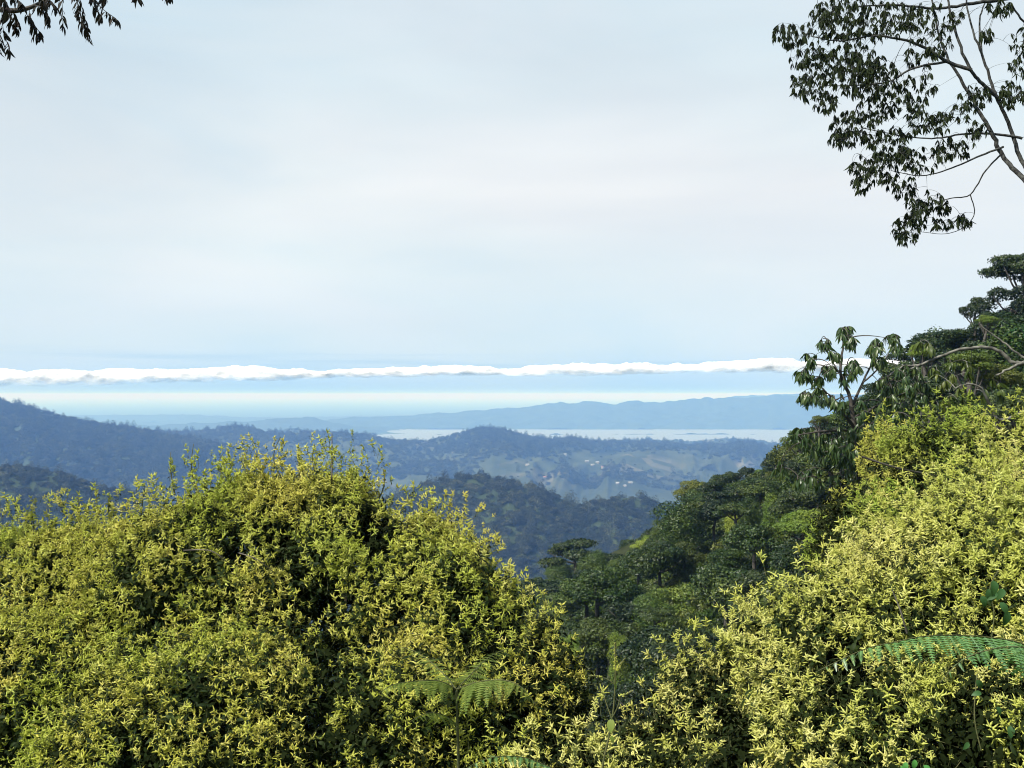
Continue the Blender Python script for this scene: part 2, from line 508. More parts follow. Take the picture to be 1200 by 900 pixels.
ay = np.concatenate([np.linspace(-60, 140, 160), np.geomspace(142, 1150, 40)])
terrain('hillside', ax, ay, lambda x, y: np.maximum(hill_h(x, y), -238), M_soil)

M_far = landmat('forested_land', [(0.3, (0.030, 0.045, 0.018)), (0.7, (0.055, 0.075, 0.03))], 0.02, bump=6)
M_farm = landmat('farmed_land', [(0.35, (0.030, 0.042, 0.020)), (0.65, (0.07, 0.085, 0.04))], 0.012,
                 [(0.0, (0.045, 0.06, 0.028)), (0.4, (0.06, 0.075, 0.035)), (0.7, (0.09, 0.095, 0.05)), (1.0, (0.17, 0.155, 0.10))], 0.02, (0.53, 0.68), bump=6)
gm = MB(); gm.add([(-39000, -9000, -244), (39000, -9000, -244), (39000, 59000, -244), (-39000, 59000, -244)], [(0, 1, 2, 3)])
link('ground', gm.mesh('ground', [M_far]), None, 'structure')
m, Nn, Ll = newmat('lake_water')
o_ = Nn('ShaderNodeOutputMaterial'); p_ = Nn('ShaderNodeBsdfPrincipled'); Ll(p_.outputs[0], o_.inputs[0])
p_.inputs['Base Color'].default_value = (0.22, 0.26, 0.28, 1); p_.inputs['Roughness'].default_value = 0.5
p_.inputs['IOR'].default_value = 1.33
nz = Nn('ShaderNodeTexNoise'); nz.inputs['Scale'].default_value = 0.02; nz.inputs['Detail'].default_value = 6
gg = Nn('ShaderNodeNewGeometry'); Ll(gg.outputs['Position'], nz.inputs['Vector'])
bb = Nn('ShaderNodeBump'); bb.inputs['Strength'].default_value = .5; bb.inputs['Distance'].default_value = 2.0
Ll(nz.outputs[0], bb.inputs['Height']); Ll(bb.outputs[0], p_.inputs['Normal'])
lm = MB(); lm.add([(-6000, 4200, -240), (6000, 4200, -240), (6000, 6900, -240), (-6000, 6900, -240)], [(0, 1, 2, 3)])
link('lake', lm.mesh('lake', [m]), None, 'structure')

class Ridge:
    """a range of hills: its crest runs through the given directions at depth d"""
    def __init__(s, name, crest, d, front, back, spur, rough, mat, nx=520, ny=90, span=(-350, 1550), seed=0, base=-243, wander=0.06, rel=1.0):
        pxs = np.linspace(span[0], span[1], nx)
        D = d * (1 + wander * 2 * n2(pxs / 160.0, 0 * pxs, 3, seed + 5))
        v = np.concatenate([np.linspace(-1, 0, int(ny * .7)), np.linspace(0, 1, int(ny * .3) + 1)[1:]])
        cz = at(pxs, lerp_tab(crest, pxs), D)[:, 2] + n2(pxs / 9.0, 0 * pxs, 4, seed) * rough
        Vv, PX = np.meshgrid(v, pxs, indexing='ij')
        DD = D[None] + np.where(Vv < 0, Vv * front, Vv * back)
        X = (PX - 600) / F * DD
        a = 1 - np.abs(Vv)
        prof = np.where(Vv < 0, a ** 1.15 * .9 + .1 * np.sin(a * pi / 2), a)
        gul = 1 - 2 * np.abs(n2(PX / rel / 70.0 + n2(PX / 90, Vv * 2, 2, seed + 9) * 1.2, Vv * 1.1 + 3, 4, seed + 2)) * 2
        Z = base + (cz[None] - base) * prof + (gul - .35) * spur * np.sin(pi * np.clip(a, 0, 1)) ** .8 + \
            n2(X / 90.0, DD / 90.0, 4, seed + 4) * rough * 2.2 * np.clip(1.3 - a, .15, 1)
        Z = np.where((a > .999), cz[None], Z)
        s.X, s.Y, s.Z = X, DD, Z
        mb = MB(); n_, k_ = X.shape
        i = np.arange(n_ - 1)[:, None] * k_ + np.arange(k_ - 1)[None]
        mb.add(np.stack([X, DD, Z], -1), np.stack([i, i + 1, i + k_ + 1, i + k_], -1).reshape(-1, 4))
        s.ob = link(name, mb.mesh(name, [mat], True), None, 'structure')
        s.nfront = int(ny * .7)
    def sample(s, n, rng, vmax=None, vis=True, lo=0.25):
        """random points on the slope, denser where it shows large"""
        k = rng.uniform(0, s.X.shape[1] - 1.01, n)
        r = s.nfront * (lo + (1.13 - lo) * rng.random(n))
        r = np.clip(r, 0, s.X.shape[0] - 1.01)
        i, j = r.astype(int), k.astype(int); a, b = r - i, k - j
        def g(A): return (A[i, j] * (1 - a) * (1 - b) + A[i + 1, j] * a * (1 - b) + A[i, j + 1] * (1 - a) * b + A[i + 1, j + 1] * a * b)
        return np.stack([g(s.X), g(s.Y), g(s.Z)], -1)
    def find(s, px, py):
        P = proj(np.stack([s.X, s.Y, s.Z], -1)[:s.nfront])
        k = np.argmin(np.hypot(P[..., 0] - px, P[..., 1] - py))
        i, j = np.unravel_index(k, P.shape[:2])
        return np.array([s.X[i, j], s.Y[i, j], s.Z[i, j]])

far_a = Ridge('distant_hills', [(-350, 500), (200, 505), (330, 500), (380, 494), (420, 489), (480, 487), (540, 482), (600, 478), (640, 473), (690, 471), (720, 473), (745, 470), (775, 472), (800, 468), (835, 466), (870, 467), (900, 464), (940, 463), (1550, 462)],
              7050, 400, 1600, 18, 30, M_far, seed=21, wander=.01)
far_b = Ridge('distant_headland', [(-350, 497), (0, 499), (120, 499), (180, 499), (230, 496), (280, 494), (310, 492), (350, 489), (372, 490), (400, 497), (440, 504), (470, 512), (520, 530), (1550, 560)],
              6150, 300, 700, 15, 20, M_far, seed=31, wander=.01)
far_c = Ridge('distant_mountain', [(-350, 488), (60, 489), (130, 486), (220, 486), (270, 488), (330, 491), (800, 480), (860, 464.5), (900, 462.6), (930, 462), (1550, 462)],
              8800, 500, 1200, 18, 20, M_far, seed=33, wander=.01)
mid_c = Ridge('back_ridge', [(-350, 505), (250, 510), (320, 507), (340, 502), (365, 505), (400, 509), (440, 516), (600, 525), (700, 523), (735, 518), (755, 516.5), (775, 519), (810, 521), (835, 518), (850, 516), (862, 515), (880, 519), (905, 521), (1000, 525), (1550, 530)],
              3900, 700, 600, 34, 8, M_farm, seed=41, wander=.01)
mid_b = Ridge('farmed_ridge', [(-350, 480), (0, 492), (140, 502), (200, 508), (250, 504), (275, 500), (300, 505), (330, 508), (370, 507), (400, 508), (430, 512), (460, 516), (495, 518), (520, 513), (548, 505), (568, 502), (585, 504), (605, 509), (640, 517), (670, 515), (700, 518), (760, 521), (800, 524), (830, 522), (870, 521), (900, 524), (940, 535), (1000, 545), (1550, 570)],
              2900, 850, 800, 46, 6, M_farm, nx=900, ny=170, seed=51)
mid_a = Ridge('left_ridge', [(-350, 420), (-200, 440), (-60, 462), (0, 470), (30, 478), (60, 487), (110, 497), (150, 501), (200, 511), (260, 522), (320, 536), (400, 562), (450, 590), (560, 640), (1550, 900)],
              2150, 800, 600, 42, 5, M_far, nx=700, ny=130, seed=61, wander=.05)
near_a = Ridge('left_foothill', [(-350, 560), (-60, 552), (0, 549), (40, 550), (70, 556), (110, 569), (150, 578), (210, 596), (300, 640), (500, 760), (1550, 900)],
               850, 360, 300, 15, 2.5, M_far, nx=500, ny=110, seed=71, wander=.04)
near_b = Ridge('wooded_hill', [(-350, 680), (200, 610), (380, 588), (430, 590), (455, 583), (480, 576), (500, 568), (530, 561), (560, 559.5), (590, 563), (620, 572), (650, 582), (682, 593), (700, 591), (720, 584), (740, 583), (762, 587), (785, 597), (820, 612), (900, 655), (1550, 900)],
               950, 400, 300, 22, 2.5, M_far, nx=600, ny=130, seed=81, wander=.05)

# ------------------------------------------------------------------ tree crowns
LQ = (np.array([(0, 0, 0), (.5, .28, .06), (1, 0, -.12), (.5, -.28, .06)], float), np.array([(0, 1, 2), (0, 2, 3)]))
def crown_pts(rng, kind, n):
    """leaf places and outward directions in a crown of unit radius centred at the origin"""
    if kind == 'umbrella':
        K = 15
        a = rng.random(K) * 2 * pi; r = np.sqrt(rng.random(K)) * .78
        c = np.stack([r * np.cos(a), r * np.sin(a), .28 - .5 * r ** 2 + rng.normal(size=K) * .07 - .22 * (np.arange(K) % 3 == 0)], -1)
        rad = np.stack([rng.uniform(.22, .4, K)] * 2 + [rng.uniform(.07, .13, K)], -1)
    elif kind == 'column':
        K = 16
        z = np.linspace(-1.5, 1.25, K); a = np.arange(K) * 2.4
        r = .34 * np.sqrt(np.clip(1 - (z / 1.7) ** 2, .1, 1))
        c = np.stack([r * np.cos(a), r * np.sin(a), z], -1)
        rad = np.stack([rng.uniform(.3, .48, K)] * 2 + [rng.uniform(.35, .6, K)], -1)
    elif kind == 'open':
        K = 17
        d = norm(rng.normal(size=(K, 3))); d[:, 2] = np.abs(d[:, 2]) * .9 - .25
        c = d * rng.uniform(.5, .85, K)[:, None]
        rad = np.stack([rng.uniform(.15, .27, K)] * 2 + [rng.uniform(.09, .17, K)], -1)
    else:
        K = 27
        d = norm(rng.normal(size=(K, 3))); d[:, 2] = np.abs(d[:, 2]) * 1.1 - .3
        c = d * rng.uniform(.32, .76, K)[:, None] * np.array([1, 1, .85])
        rad = np.stack([rng.uniform(.17, .33, K)] * 2 + [rng.uniform(.12, .24, K)], -1)
    w = rad[:, 0] * rad[:, 0]; w /= w.sum()
    k = rng.choice(K, n, p=w)
    d = norm(rng.normal(size=(n, 3)))
    flip = (d[:, 2] < 0) & (rng.random(n) < .55)
    d[flip, 2] *= -1
    P = c[k] + d * rad[k] * (1 + rng.normal(size=n) * .13 - .25 * rng.random(n) ** 3)[:, None]
    ins = np.zeros(n, bool)
    for j in range(K):
        ins |= (np.sum(((P - c[j]) / rad[j]) ** 2, 1) < .6) & (k != j)
    keep = ~ins | (rng.random(n) < .2)
    return P[keep], d[keep], c
def crown_mesh(name, seed, kind, n, size, mat):
    rng = np.random.default_rng(seed)
    P, d, c = crown_pts(rng, kind, n)
    ax_ = norm(np.cross(d, rng.normal(size=d.shape)) + .35 * d + np.array([0, 0, -.15]))
    z = norm(d + rng.normal(size=d.shape) * .55 + np.array([0, 0, .3]))
    y = norm(np.cross(z, ax_)); z = np.cross(ax_, y)
    mb = MB()
    mb.put(LQ[0], LQ[1], np.stack([ax_, y, z], -1), P, size * 1.25 * rng.uniform(.6, 1.35, len(P)))
    return mb.mesh(name, [mat])

def fol(name, lo, hi, tip, tr=.14, cl=(0.35, (0.5, 0.65, 0.65))):
    return leafmat(name, [(0.0, lo), (0.6, hi), (1.0, tip)], tr, .45, .35, clump=cl)
M_k = {
    'dark': fol('crown_dark', (0.010, 0.022, 0.005), (0.042, 0.068, 0.012), (0.17, 0.21, 0.04)),
    'deep': fol('crown_deep', (0.010, 0.020, 0.005), (0.034, 0.054, 0.012), (0.13, 0.16, 0.035)),
    'mid': fol('crown_mid', (0.024, 0.048, 0.006), (0.080, 0.120, 0.014), (0.22, 0.27, 0.04)),
    'lime': fol('crown_lime', (0.12, 0.17, 0.018), (0.26, 0.32, 0.035), (0.40, 0.44, 0.07)),
    'olive': fol('crown_olive', (0.04, 0.058, 0.008), (0.10, 0.12, 0.018), (0.22, 0.23, 0.035)),
    'bright': fol('crown_bright', (0.02, 0.08, 0.012), (0.035, 0.13, 0.02), (0.06, 0.18, 0.03)),
}
CR = {}
for ki, (mk, shape, nleaf, sz) in enumerate([('dark', 'round', 11000, .060), ('dark', 'umbrella', 9000, .055), ('deep', 'round', 11000, .060), ('deep', 'umbrella', 9000, .055),
                                             ('mid', 'round', 11000, .058), ('mid', 'open', 6000, .055), ('lime', 'round', 12000, .050), ('lime', 'column', 11000, .060),
                                             ('olive', 'round', 11000, .055), ('olive', 'open', 6500, .05), ('bright', 'round', 9000, .065), ('dark', 'open', 6500, .055), ('mid', 'column', 10000, .06), ('mid', 'umbrella', 9000, .05), ('deep', 'open', 6500, .055)]):
    CR[(mk, shape)] = [crown_mesh('crown', 100 + ki * 7 + v, shape, nleaf, sz, M_k[mk]) for v in range(2)]

def tree(name, mk, shape, px, py, d, rpx, label, group='forest trees on the hillside', zs=0.85, bark=None, rng=RNG, cat='tree', lean=0.0):
    """a tree whose crown top is seen at px, py; it stands on the hillside ground"""
    R_ = rpx / F * d
    top = at(px, py, d)
    ext = 1.25 if shape == 'column' else (0.42 if shape == 'umbrella' else 0.95)
    zc = top[2] - ext * R_ * zs
    gx, gy = top[0] + lean * R_, d + rng.normal() * .1
    gz = float(hill_h(gx, gy)) - .15
    if zc - gz < R_ * .35: gz = zc - R_ * .35 - .3
    t = thing(name, label, cat, (gx, gy, gz), group)
    mb = MB()
    H = zc - gz
    b = bark or M_bark
    r0 = max(.05, .055 * R_ + .012 * H)
    u = np.linspace(0, 1, 6)
    wob = rng.normal(size=2) * .05 * H
    P = np.stack([(top[0] - gx) * u + wob[0] * np.sin(u * pi), wob[1] * np.sin(u * pi), H * u], -1)
    mb.tube(P, r0 * (1 - .5 * u), 7)
    for k in range(6):
        a = k * 1.05 + rng.random() * .6; e = rng.uniform(.1, .6)
        s0 = P[-1] * rng.uniform(.72, 1.0)
        e1 = P[-1] + R_ * .72 * np.array([cos(a), sin(a), e * zs * .8])
        m_ = (s0 + e1) / 2 + np.array([0, 0, -.08 * R_])
        mb.tube([s0, m_, e1], [r0 * .42, r0 * .28, r0 * .08], 5)
    link('trunk', mb.mesh('trunk', [b], True), t)
    c = link('crown', CR[(mk, shape)][int(rng.integers(2))], t)
    c.location = (top[0] - gx, 0, H)
    c.rotation_euler = (0, 0, rng.random() * 6.28)
    c.scale = (R_ * rng.uniform(.92, 1.08), R_, R_ * zs)
    return t

# hand-placed hillside trees: (material, shape, px, py of the top, depth, radius in px, height factor, label)
KEY = [
 ('deep', 'umbrella', 672, 634, 100, 44, .9, 'flat topped dark tree at the lower end of the hillside skyline'),
 ('dark', 'umbrella', 716, 648, 96, 34, .9, 'second flat topped dark tree, just right of the one ending the skyline'),
 ('deep', 'round', 655, 672, 84, 34, .8, 'dark round tree under the flat topped trees at the low end of the hillside'),
 ('dark', 'round', 700, 668, 80, 36, .8, 'dense dark tree between the flat topped trees and the yellowish mound tree'),
 ('dark', 'round', 745, 622, 104, 26, .9, 'small dark crown breaking the skyline above the flat topped trees'),
 ('dark', 'round', 782, 604, 100, 34, .9, 'dark rounded tree on the skyline left of the tawny round tree'),
 ('olive', 'round', 814, 553, 104, 24, 1.0, 'tawny green round tree standing clear on the skyline'),
 ('dark', 'round', 850, 545, 100, 22, 1.0, 'dark tree on the skyline right of the tawny round tree'),
 ('deep', 'open', 874, 541, 98, 20, .9, 'dark sparse crown on the skyline between two denser trees'),
 ('lime', 'round', 888, 546, 97, 12, .9, 'little yellow crown on the skyline beside dark trees'),
 ('mid', 'round', 838, 592, 88, 34, .8, 'mid green tree below the tawny round tree'),
 ('mid', 'umbrella', 790, 626, 86, 40, .8, 'broad mid green tree with layered leaf pads below the skyline'),
 ('dark', 'round', 750, 652, 78, 38, .8, 'dark dense tree left of the broad layered one'),
 ('mid', 'open', 800, 672, 60, 52, .75, 'feathery tree with thin pale trunks in the middle of the hillside'),
 ('olive', 'round', 712, 706, 52, 50, .95, 'yellowish green mound shaped tree beside the left flowering shrub'),
 ('lime', 'round', 668, 738, 47, 22, 1.0, 'bright yellow green bushy tree touching the left flowering shrub'),
 ('lime', 'column', 725, 752, 46, 18, 1.0, 'slim yellow green tree hung with creepers above the tall flower stalk'),
 ('deep', 'round', 778, 718, 44, 60, .8, 'large dark tree in the gap between the two flowering shrubs'),
 ('deep', 'round', 760, 782, 38, 56, .8, 'lower dark tree in the gap between the flowering shrubs'),
 ('dark', 'round', 812, 790, 34, 44, .8, 'dark tree partly behind the edge of the cream flowering shrub'),
 ('deep', 'round', 720, 800, 40, 42, .8, 'dark tree behind the tall flower stalk'),
 ('deep', 'round', 690, 838, 36, 44, .8, 'lowest dark tree in the gap beside the left flowering shrub'),
 ('dark', 'round', 915, 520, 84, 30, .9, 'dark dense tree on the skyline where the slope steepens'),
 ('deep', 'round', 885, 560, 80, 34, .9, 'deep green tree just under the small yellow skyline crown'),
 ('lime', 'column', 908, 586, 62, 19, 1.1, 'bright yellow green columnar tree among dark trees on the hillside'),
 ('mid', 'column', 880, 592, 66, 17, 1.1, 'slim mid green tree left of the bright columnar tree'),
 ('lime', 'column', 858, 606, 68, 12, 1.1, 'thin lime green tree, farther down slope from the bright columnar tree'),
 ('deep', 'round', 930, 566, 60, 38, .9, 'deep green tree right of the bright columnar tree'),
 ('dark', 'round', 945, 620, 42, 46, .8, 'dark tree behind the top edge of the cream flowering shrub'),
 ('deep', 'round', 875, 652, 50, 46, .8, 'deep shaded tree below the bright columnar tree'),
 ('dark', 'round', 838, 662, 54, 34, .8, 'dark tree right of the feathery pale trunked tree'),
 ('mid', 'round', 935, 498, 70, 24, .9, 'mid green tree on the skyline left of the drooping leaved tree'),
 ('dark', 'round', 962, 486, 60, 34, .9, 'dark tree on the skyline under the drooping leaved tree'),
 ('olive', 'round', 962, 482, 58, 13, 1.0, 'small tawny crown on the skyline below drooping leaves'),
 ('dark', 'open', 1080, 388, 58, 40, .8, 'dark open crowned tree on the upper skyline'),
 ('dark', 'round', 1104, 376, 60, 46, .6, 'spreading dark tree on the upper skyline left of the small tufted tree'),
 ('deep', 'open', 1142, 338, 62, 22, 1.35, 'small tufted tree standing up alone above the upper skyline'),
 ('deep', 'umbrella', 1196, 296, 60, 44, 1.1, 'tall tree with layered pads of leaves at the top of the hillside'),
 ('deep', 'open', 1186, 318, 60, 42, 1.1, 'open branched tree under the layered tree at the top of the hillside'),
 ('bright', 'round', 1200, 372, 50, 34, .9, 'bright leaf green tree below the tall layered tree'),
 ('lime', 'round', 1158, 366, 54, 18, .6, 'yellow green leafy crown just under the small tufted tree'),
 ('dark', 'round', 1150, 386, 50, 42, .8, 'dense dark tree behind the pale arching branch'),
 ('dark', 'round', 1060, 412, 48, 40, .8, 'dark tree behind the left end of the pale arching branch'),
 ('deep', 'round', 1100, 424, 38, 54, .8, 'deep shaded tree directly below the pale arching branch'),
 ('lime', 'round', 1083, 398, 40, 20, .8, 'small yellow green crown above the left end of the pale arching branch'),
 ('olive', 'round', 1172, 418, 34, 34, .8, 'olive green bushy tree at the right end of the pale arching branch'),
 ('deep', 'round', 1190, 440, 30, 50, .8, 'deep green tree low at the right end of the pale arching branch'),
 ('mid', 'round', 1125, 452, 26, 36, .8, 'mid green leafy tree above the lime flowering shrub'),
 ('dark', 'round', 1020, 455, 40, 40, .9, 'dark tree behind the drooping leaved tree'),
 ('dark', 'round', 985, 500, 44, 44, .9, 'dark tree below the drooping leaves, above the hillside shrubs'),
 ('dark', 'round', 1012, 452, 62, 34, .9, 'dark tree on the skyline just right of the drooping leaved trunk'),
 ('deep', 'round', 1046, 428, 60, 34, .9, 'blackish tree on the skyline between the drooping tree and the yellow green crown'),
 ('dark', 'round', 1128, 372, 64, 36, .9, 'dark crown on the upper skyline left of the tufted tree base'),
 ('dark', 'round', 1168, 352, 58, 36, .9, 'dark crown filling the upper skyline between tufted and layered trees'),
 ('deep', 'round', 1205, 352, 56, 42, .9, 'dark crown at the frame edge under the tall layered tree'),
 ('mid', 'round', 1135, 400, 34, 34, .8, 'mid green crown low behind the middle of the pale arching branch'),
 ('dark', 'round', 1040, 480, 30, 46, .8, 'dark tree left of the lime flowering shrub'),
]
for mk, sh, px, py, d, r, zs, lab in KEY:
    bk = M_bark_pale if 'pale trunks' in lab else None
    tree('forest_tree', mk, sh, px, py, d, r, lab, zs=zs, bark=bk)

# filler trees over the rest of the slope, kept under the skyline the photo shows
SKYL = [(560, 690), (620, 672), (640, 652), (700, 650), (740, 640), (760, 618), (790, 606), (800, 585), (830, 565), (870, 556), (900, 538), (930, 506), (960, 492), (1000, 462), (1040, 436), (1080, 406), (1110, 388), (1140, 378), (1170, 368), (1200, 352), (1300, 300), (1500, 250)]
HID = [(560, 660), (640, 730), (680, 800), (700, 900), (780, 900), (800, 830), (830, 742), (900, 690), (960, 640), (975, 560), (1060, 492), (1100, 478), (1200, 470), (1500, 470)]
frng = np.random.default_rng(5)
placed = [(float(at(k[2], k[3], k[4])[0]), k[4]) for k in KEY]
pxp = [(k[2], k[3] + k[5] * .5) for k in KEY]
SH_OPT = [('dark', 'round'), ('deep', 'round'), ('mid', 'round'), ('dark', 'umbrella'), ('olive', 'round'), ('dark', 'round'), ('deep', 'round'), ('mid', 'column'), ('lime', 'round')]
WHERE = [(760, 'low down near the flat topped trees'), (860, 'part way up near the tawny round tree'), (960, 'up slope near the bright columnar tree'), (1060, 'high up around the drooping leaved tree'), (1600, 'at the steep top by the pale branch')]
DESC = {'dark': 'dark green', 'deep': 'blackish green', 'mid': 'mid green', 'olive': 'olive green', 'lime': 'yellow green'}
nf = 0
for k in range(9000):
    if nf >= 150: break
    px = frng.uniform(625, 1235); d = frng.uniform(26, 118)
    x = (px - 600) / F * d
    g = float(hill_h(x, d))
    R_ = frng.uniform(1.3, 2.9) * (0.75 + d / 220)
    if any((x - a) ** 2 + (d - b) ** 2 < (1.0 * R_ + .6) ** 2 for a, b in placed): continue
    H = R_ * frng.uniform(1.5, 2.3)
    top = g + H
    py = proj(np.array([x, d, top]))[1]
    lim = float(lerp_tab(SKYL, px)) + 2
    if py < lim:
        top2 = at(px, lim + frng.uniform(0, 5), d)[2]
        if top2 - g < 1.2: continue
        R_ = min(R_, (top2 - g) * .75); py = proj(np.array([x, d, top2]))[1]
    if py > float(lerp_tab(HID, px)) + 6 or py > 890: continue
    mk, sh = SH_OPT[int(frng.integers(len(SH_OPT)))]
    if sh == 'umbrella' and px > 930: sh = 'round'
    if mk == 'lime' and frng.random() < .45: mk = 'mid'
    wh = next(w for lim_, w in WHERE if px < lim_)
    nm = {'round': 'rounded', 'umbrella': 'flat layered', 'column': 'slim'}[sh]
    sz_ = 'small ' if R_ < 2.0 else ('broad ' if R_ > 3.0 else '')
    dp_ = 'farther ' if d > 80 else ('nearer ' if d < 45 else '')
    lab = f'{dp_}{sz_}{DESC[mk]} {nm} tree {wh}'
    tree('forest_tree', mk, sh, px, py, d, R_ / d * F, lab, group=f'{dp_}{sz_}{DESC[mk]} {nm} trees {wh}', zs=frng.uniform(.75, 1.0), rng=frng)
    placed.append((x, d)); nf += 1
print('filler trees', nf)

# undergrowth between the trees
UG = [variant('undergrowth_tuft', crown_mesh('undergrowth_tuft', 300 + v, 'round', 900, .13, M_k[('dark', 'mid', 'deep', 'olive')[v]])) for v in range(4)]
n_ = 5200
ud = 12 + 118 * frng.random(n_) ** .8
upx = frng.uniform(560, 1350, n_)
ux = (upx - 600) / F * ud
uz = hill_h(ux, ud)
us = frng.uniform(.5, 1.2, n_)
pu = proj(np.stack([ux, ud, uz + us], -1))
ok = (pu[:, 1] > lerp_tab(SKYL, pu[:, 0]) + 2)
scatter('undergrowth', UG, np.stack([ux, ud, uz + .1], -1)[ok], np.stack([0 * ux, 0 * ux, frng.random(n_) * 6.28], -1)[ok], us[ok], None,
        label='low leafy undergrowth covering the ground between hillside trees', cat='undergrowth')

# forests on the far slopes: far-off woods that read as one mass
M_wood = fol('far_wood', (0.007, 0.013, 0.005), (0.032, 0.044, 0.014), (0.17, 0.17, 0.06), .15, (0.006, (0.6, 0.7, 0.7)))
FB = [variant('far_crown', crown_mesh('far_crown', 400 + v, ('round', 'round', 'umbrella', 'column')[v], 700, .15, M_wood)) for v in range(4)]
def forest(name, ridge, n, rad, label, seed, mask=None, lo=.25):
    rng = np.random.default_rng(seed)
    P = ridge.sample(n, rng, lo=lo)
    pp = proj(P)
    ok = (pp[:, 0] > -340) & (pp[:, 0] < 1300)
    if mask is not None: ok &= mask(P, pp, rng)
    P = P[ok]
    s = rad * rng.uniform(.55, 1.35, len(P))
    P[:, 2] += s * .35
    S = np.stack([s, s, s * rng.uniform(.7, 1.2, len(P))], -1)
    scatter(name, FB, P, np.stack([0 * s, 0 * s, rng.random(len(P)) * 6.28], -1), S, None, label=label, cat='forest')
forest('forest', near_b, 21000, 4.4, 'dense blue green forest covering the rounded hill in the valley', 1, lambda P, pp, r: (pp[:, 0] > 150) & (pp[:, 0] < 900))
forest('forest', near_a, 16000, 3.9, 'dark forest on the foothill behind the left flowering shrub', 2, lambda P, pp, r: (pp[:, 0] < 560))
forest('forest', mid_a, 34000, 7.0, 'bluish forest on the long ridge descending from the left', 3, lambda P, pp, r: (pp[:, 0] < 480))
forest('woodland', mid_b, 38000, 6.5, 'hazy woodland patches among fields on the farmed ridge', 4,
       lambda P, pp, r: (n2(P[:, 0] / 260, P[:, 1] / 260, 3, 77) + .25 * np.clip((530 - pp[:, 1]) / 20, -.6, 1.2) + r.normal(size=len(P)) * .09 > -.02), lo=.3)
forest('woodland', mid_c, 3500, 7.0, 'faint tree cover on the ridge before the lake', 5, lo=.8)

# small farmhouses on the farmed ridge
M_wall = barkmat('house_wall', (0.30, 0.28, 0.24), (0.40, 0.38, 0.33), .5)
M_roof = barkmat('house_roof', (0.24, 0.24, 0.24), (0.36, 0.36, 0.36), .5)
M_roof2 = barkmat('house_roof_red', (0.30, 0.13, 0.08), (0.42, 0.2, 0.13), .5)
HS = [(688, 541), (694, 545), (701, 543), (706, 548), (733, 570), (738, 566), (724, 567), (618, 545), (640, 560), (662, 533), (531, 531)]
hrng = np.random.default_rng(9)
HLAB = {7: 'lone farmhouse above the right shoulder of the wooded hill', 8: 'farmhouse alone in the fields above the saddle of the wooded hill', 9: 'uppermost lone farmhouse high on the farmed ridge', 10: 'leftmost farmhouse on the farmed ridge'}
for k, (px, py) in enumerate(HS):
    p = mid_b.find(px, py)
    w, dp, h = hrng.uniform(6, 10), hrng.uniform(5, 7), 2.4
    t = thing('farmhouse', 'tiny pale farmhouse on the hazy farmed ridge' if HLAB.get(k) is None else HLAB[k], 'house', p, 'farmhouses scattered on the farmed ridge')
    t.rotation_euler = (0, 0, hrng.uniform(-.7, .7))
    mb = MB()
    mb.add([(-w / 2, -dp / 2, -3), (w / 2, -dp / 2, -3), (w / 2, dp / 2, -3), (-w / 2, dp / 2, -3), (-w / 2, -dp / 2, h), (w / 2, -dp / 2, h), (w / 2, dp / 2, h), (-w / 2, dp / 2, h)],
           [(0, 1, 5, 4), (1, 2, 6, 5), (2, 3, 7, 6), (3, 0, 4, 7)])
    mb.add([(-w / 2, -dp / 2, h), (-w / 2, dp / 2, h), (-w / 2, 0, h + 2), (w / 2, -dp / 2, h), (w / 2, dp / 2, h), (w / 2, 0, h + 2)], [(0, 2, 1), (3, 4, 5)])
    link('wall', mb.mesh('wall', [M_wall]), t)
    mb = MB(); e = .6
    mb.add([(-w / 2 - e, -dp / 2 - e, h - .3), (w / 2 + e, -dp / 2 - e, h - .3), (w / 2 + e, 0, h + 2.15), (-w / 2 - e, 0, h + 2.15), (w / 2 + e, dp / 2 + e, h - .3), (-w / 2 - e, dp / 2 + e, h - .3)], [(0, 1, 2, 3), (3, 2, 4, 5)])
    link('roof', mb.mesh('roof', [M_roof2 if k % 5 == 3 else M_roof]), t)

# ------------------------------------------------------------------ flowering shrubs
class Lobes:
    def __init__(s, rows):
        r = np.array(rows, float)
        s.c = at(r[:, 0], r[:, 1], r[:, 2])
        s.r = np.stack([r[:, 3] / F * r[:, 2], r[:, 5], r[:, 4] / F * r[:, 2]], -1)
    def surf(s, n, rng, seed, lump=.16, inset=0.0, other=(), want_b=False):
        A = s.r[:, 0] * s.r[:, 2] + s.r[:, 0] * s.r[:, 1]
        k = rng.choice(len(A), n, p=A / A.sum())
        d = norm(rng.normal(size=(n, 3)) / s.r[k])        # roughly even over the ellipsoid
        d = norm(norm(rng.normal(size=(n, 3))))
        P = s.c[k] + d * s.r[k] * (1 - inset)[:, None]
        nrm = norm(d / s.r[k])
        b = fbm(P * 2.3, 2, seed) * 1.7 + fbm(P * 6.5, 2, seed + 3) * 1.3
        b = np.clip(b, -.9, .9)
        P = P + nrm * ((b - .35) * lump)[:, None]
        ok = np.ones(n, bool)
        for L_ in (s, *other):
            for j in range(len(L_.c)):
                q = np.sum(((P - L_.c[j]) / L_.r[j]) ** 2, 1)
                ok &= ~((q < (.90 if L_ is s else .8) - inset * 1.2) & ((k != j) | (L_ is not s)))
        tocam = norm(-P)
        ok &= (np.sum(nrm * tocam, 1) > -.35) | ((nrm[:, 2] > .1) & (rng.random(n) < .5))
        ok &= (P[:, 2] > hill_h(P[:, 0], P[:, 1]) + .05)
        return P[ok], nrm[ok], (b[ok] if want_b else k[ok])

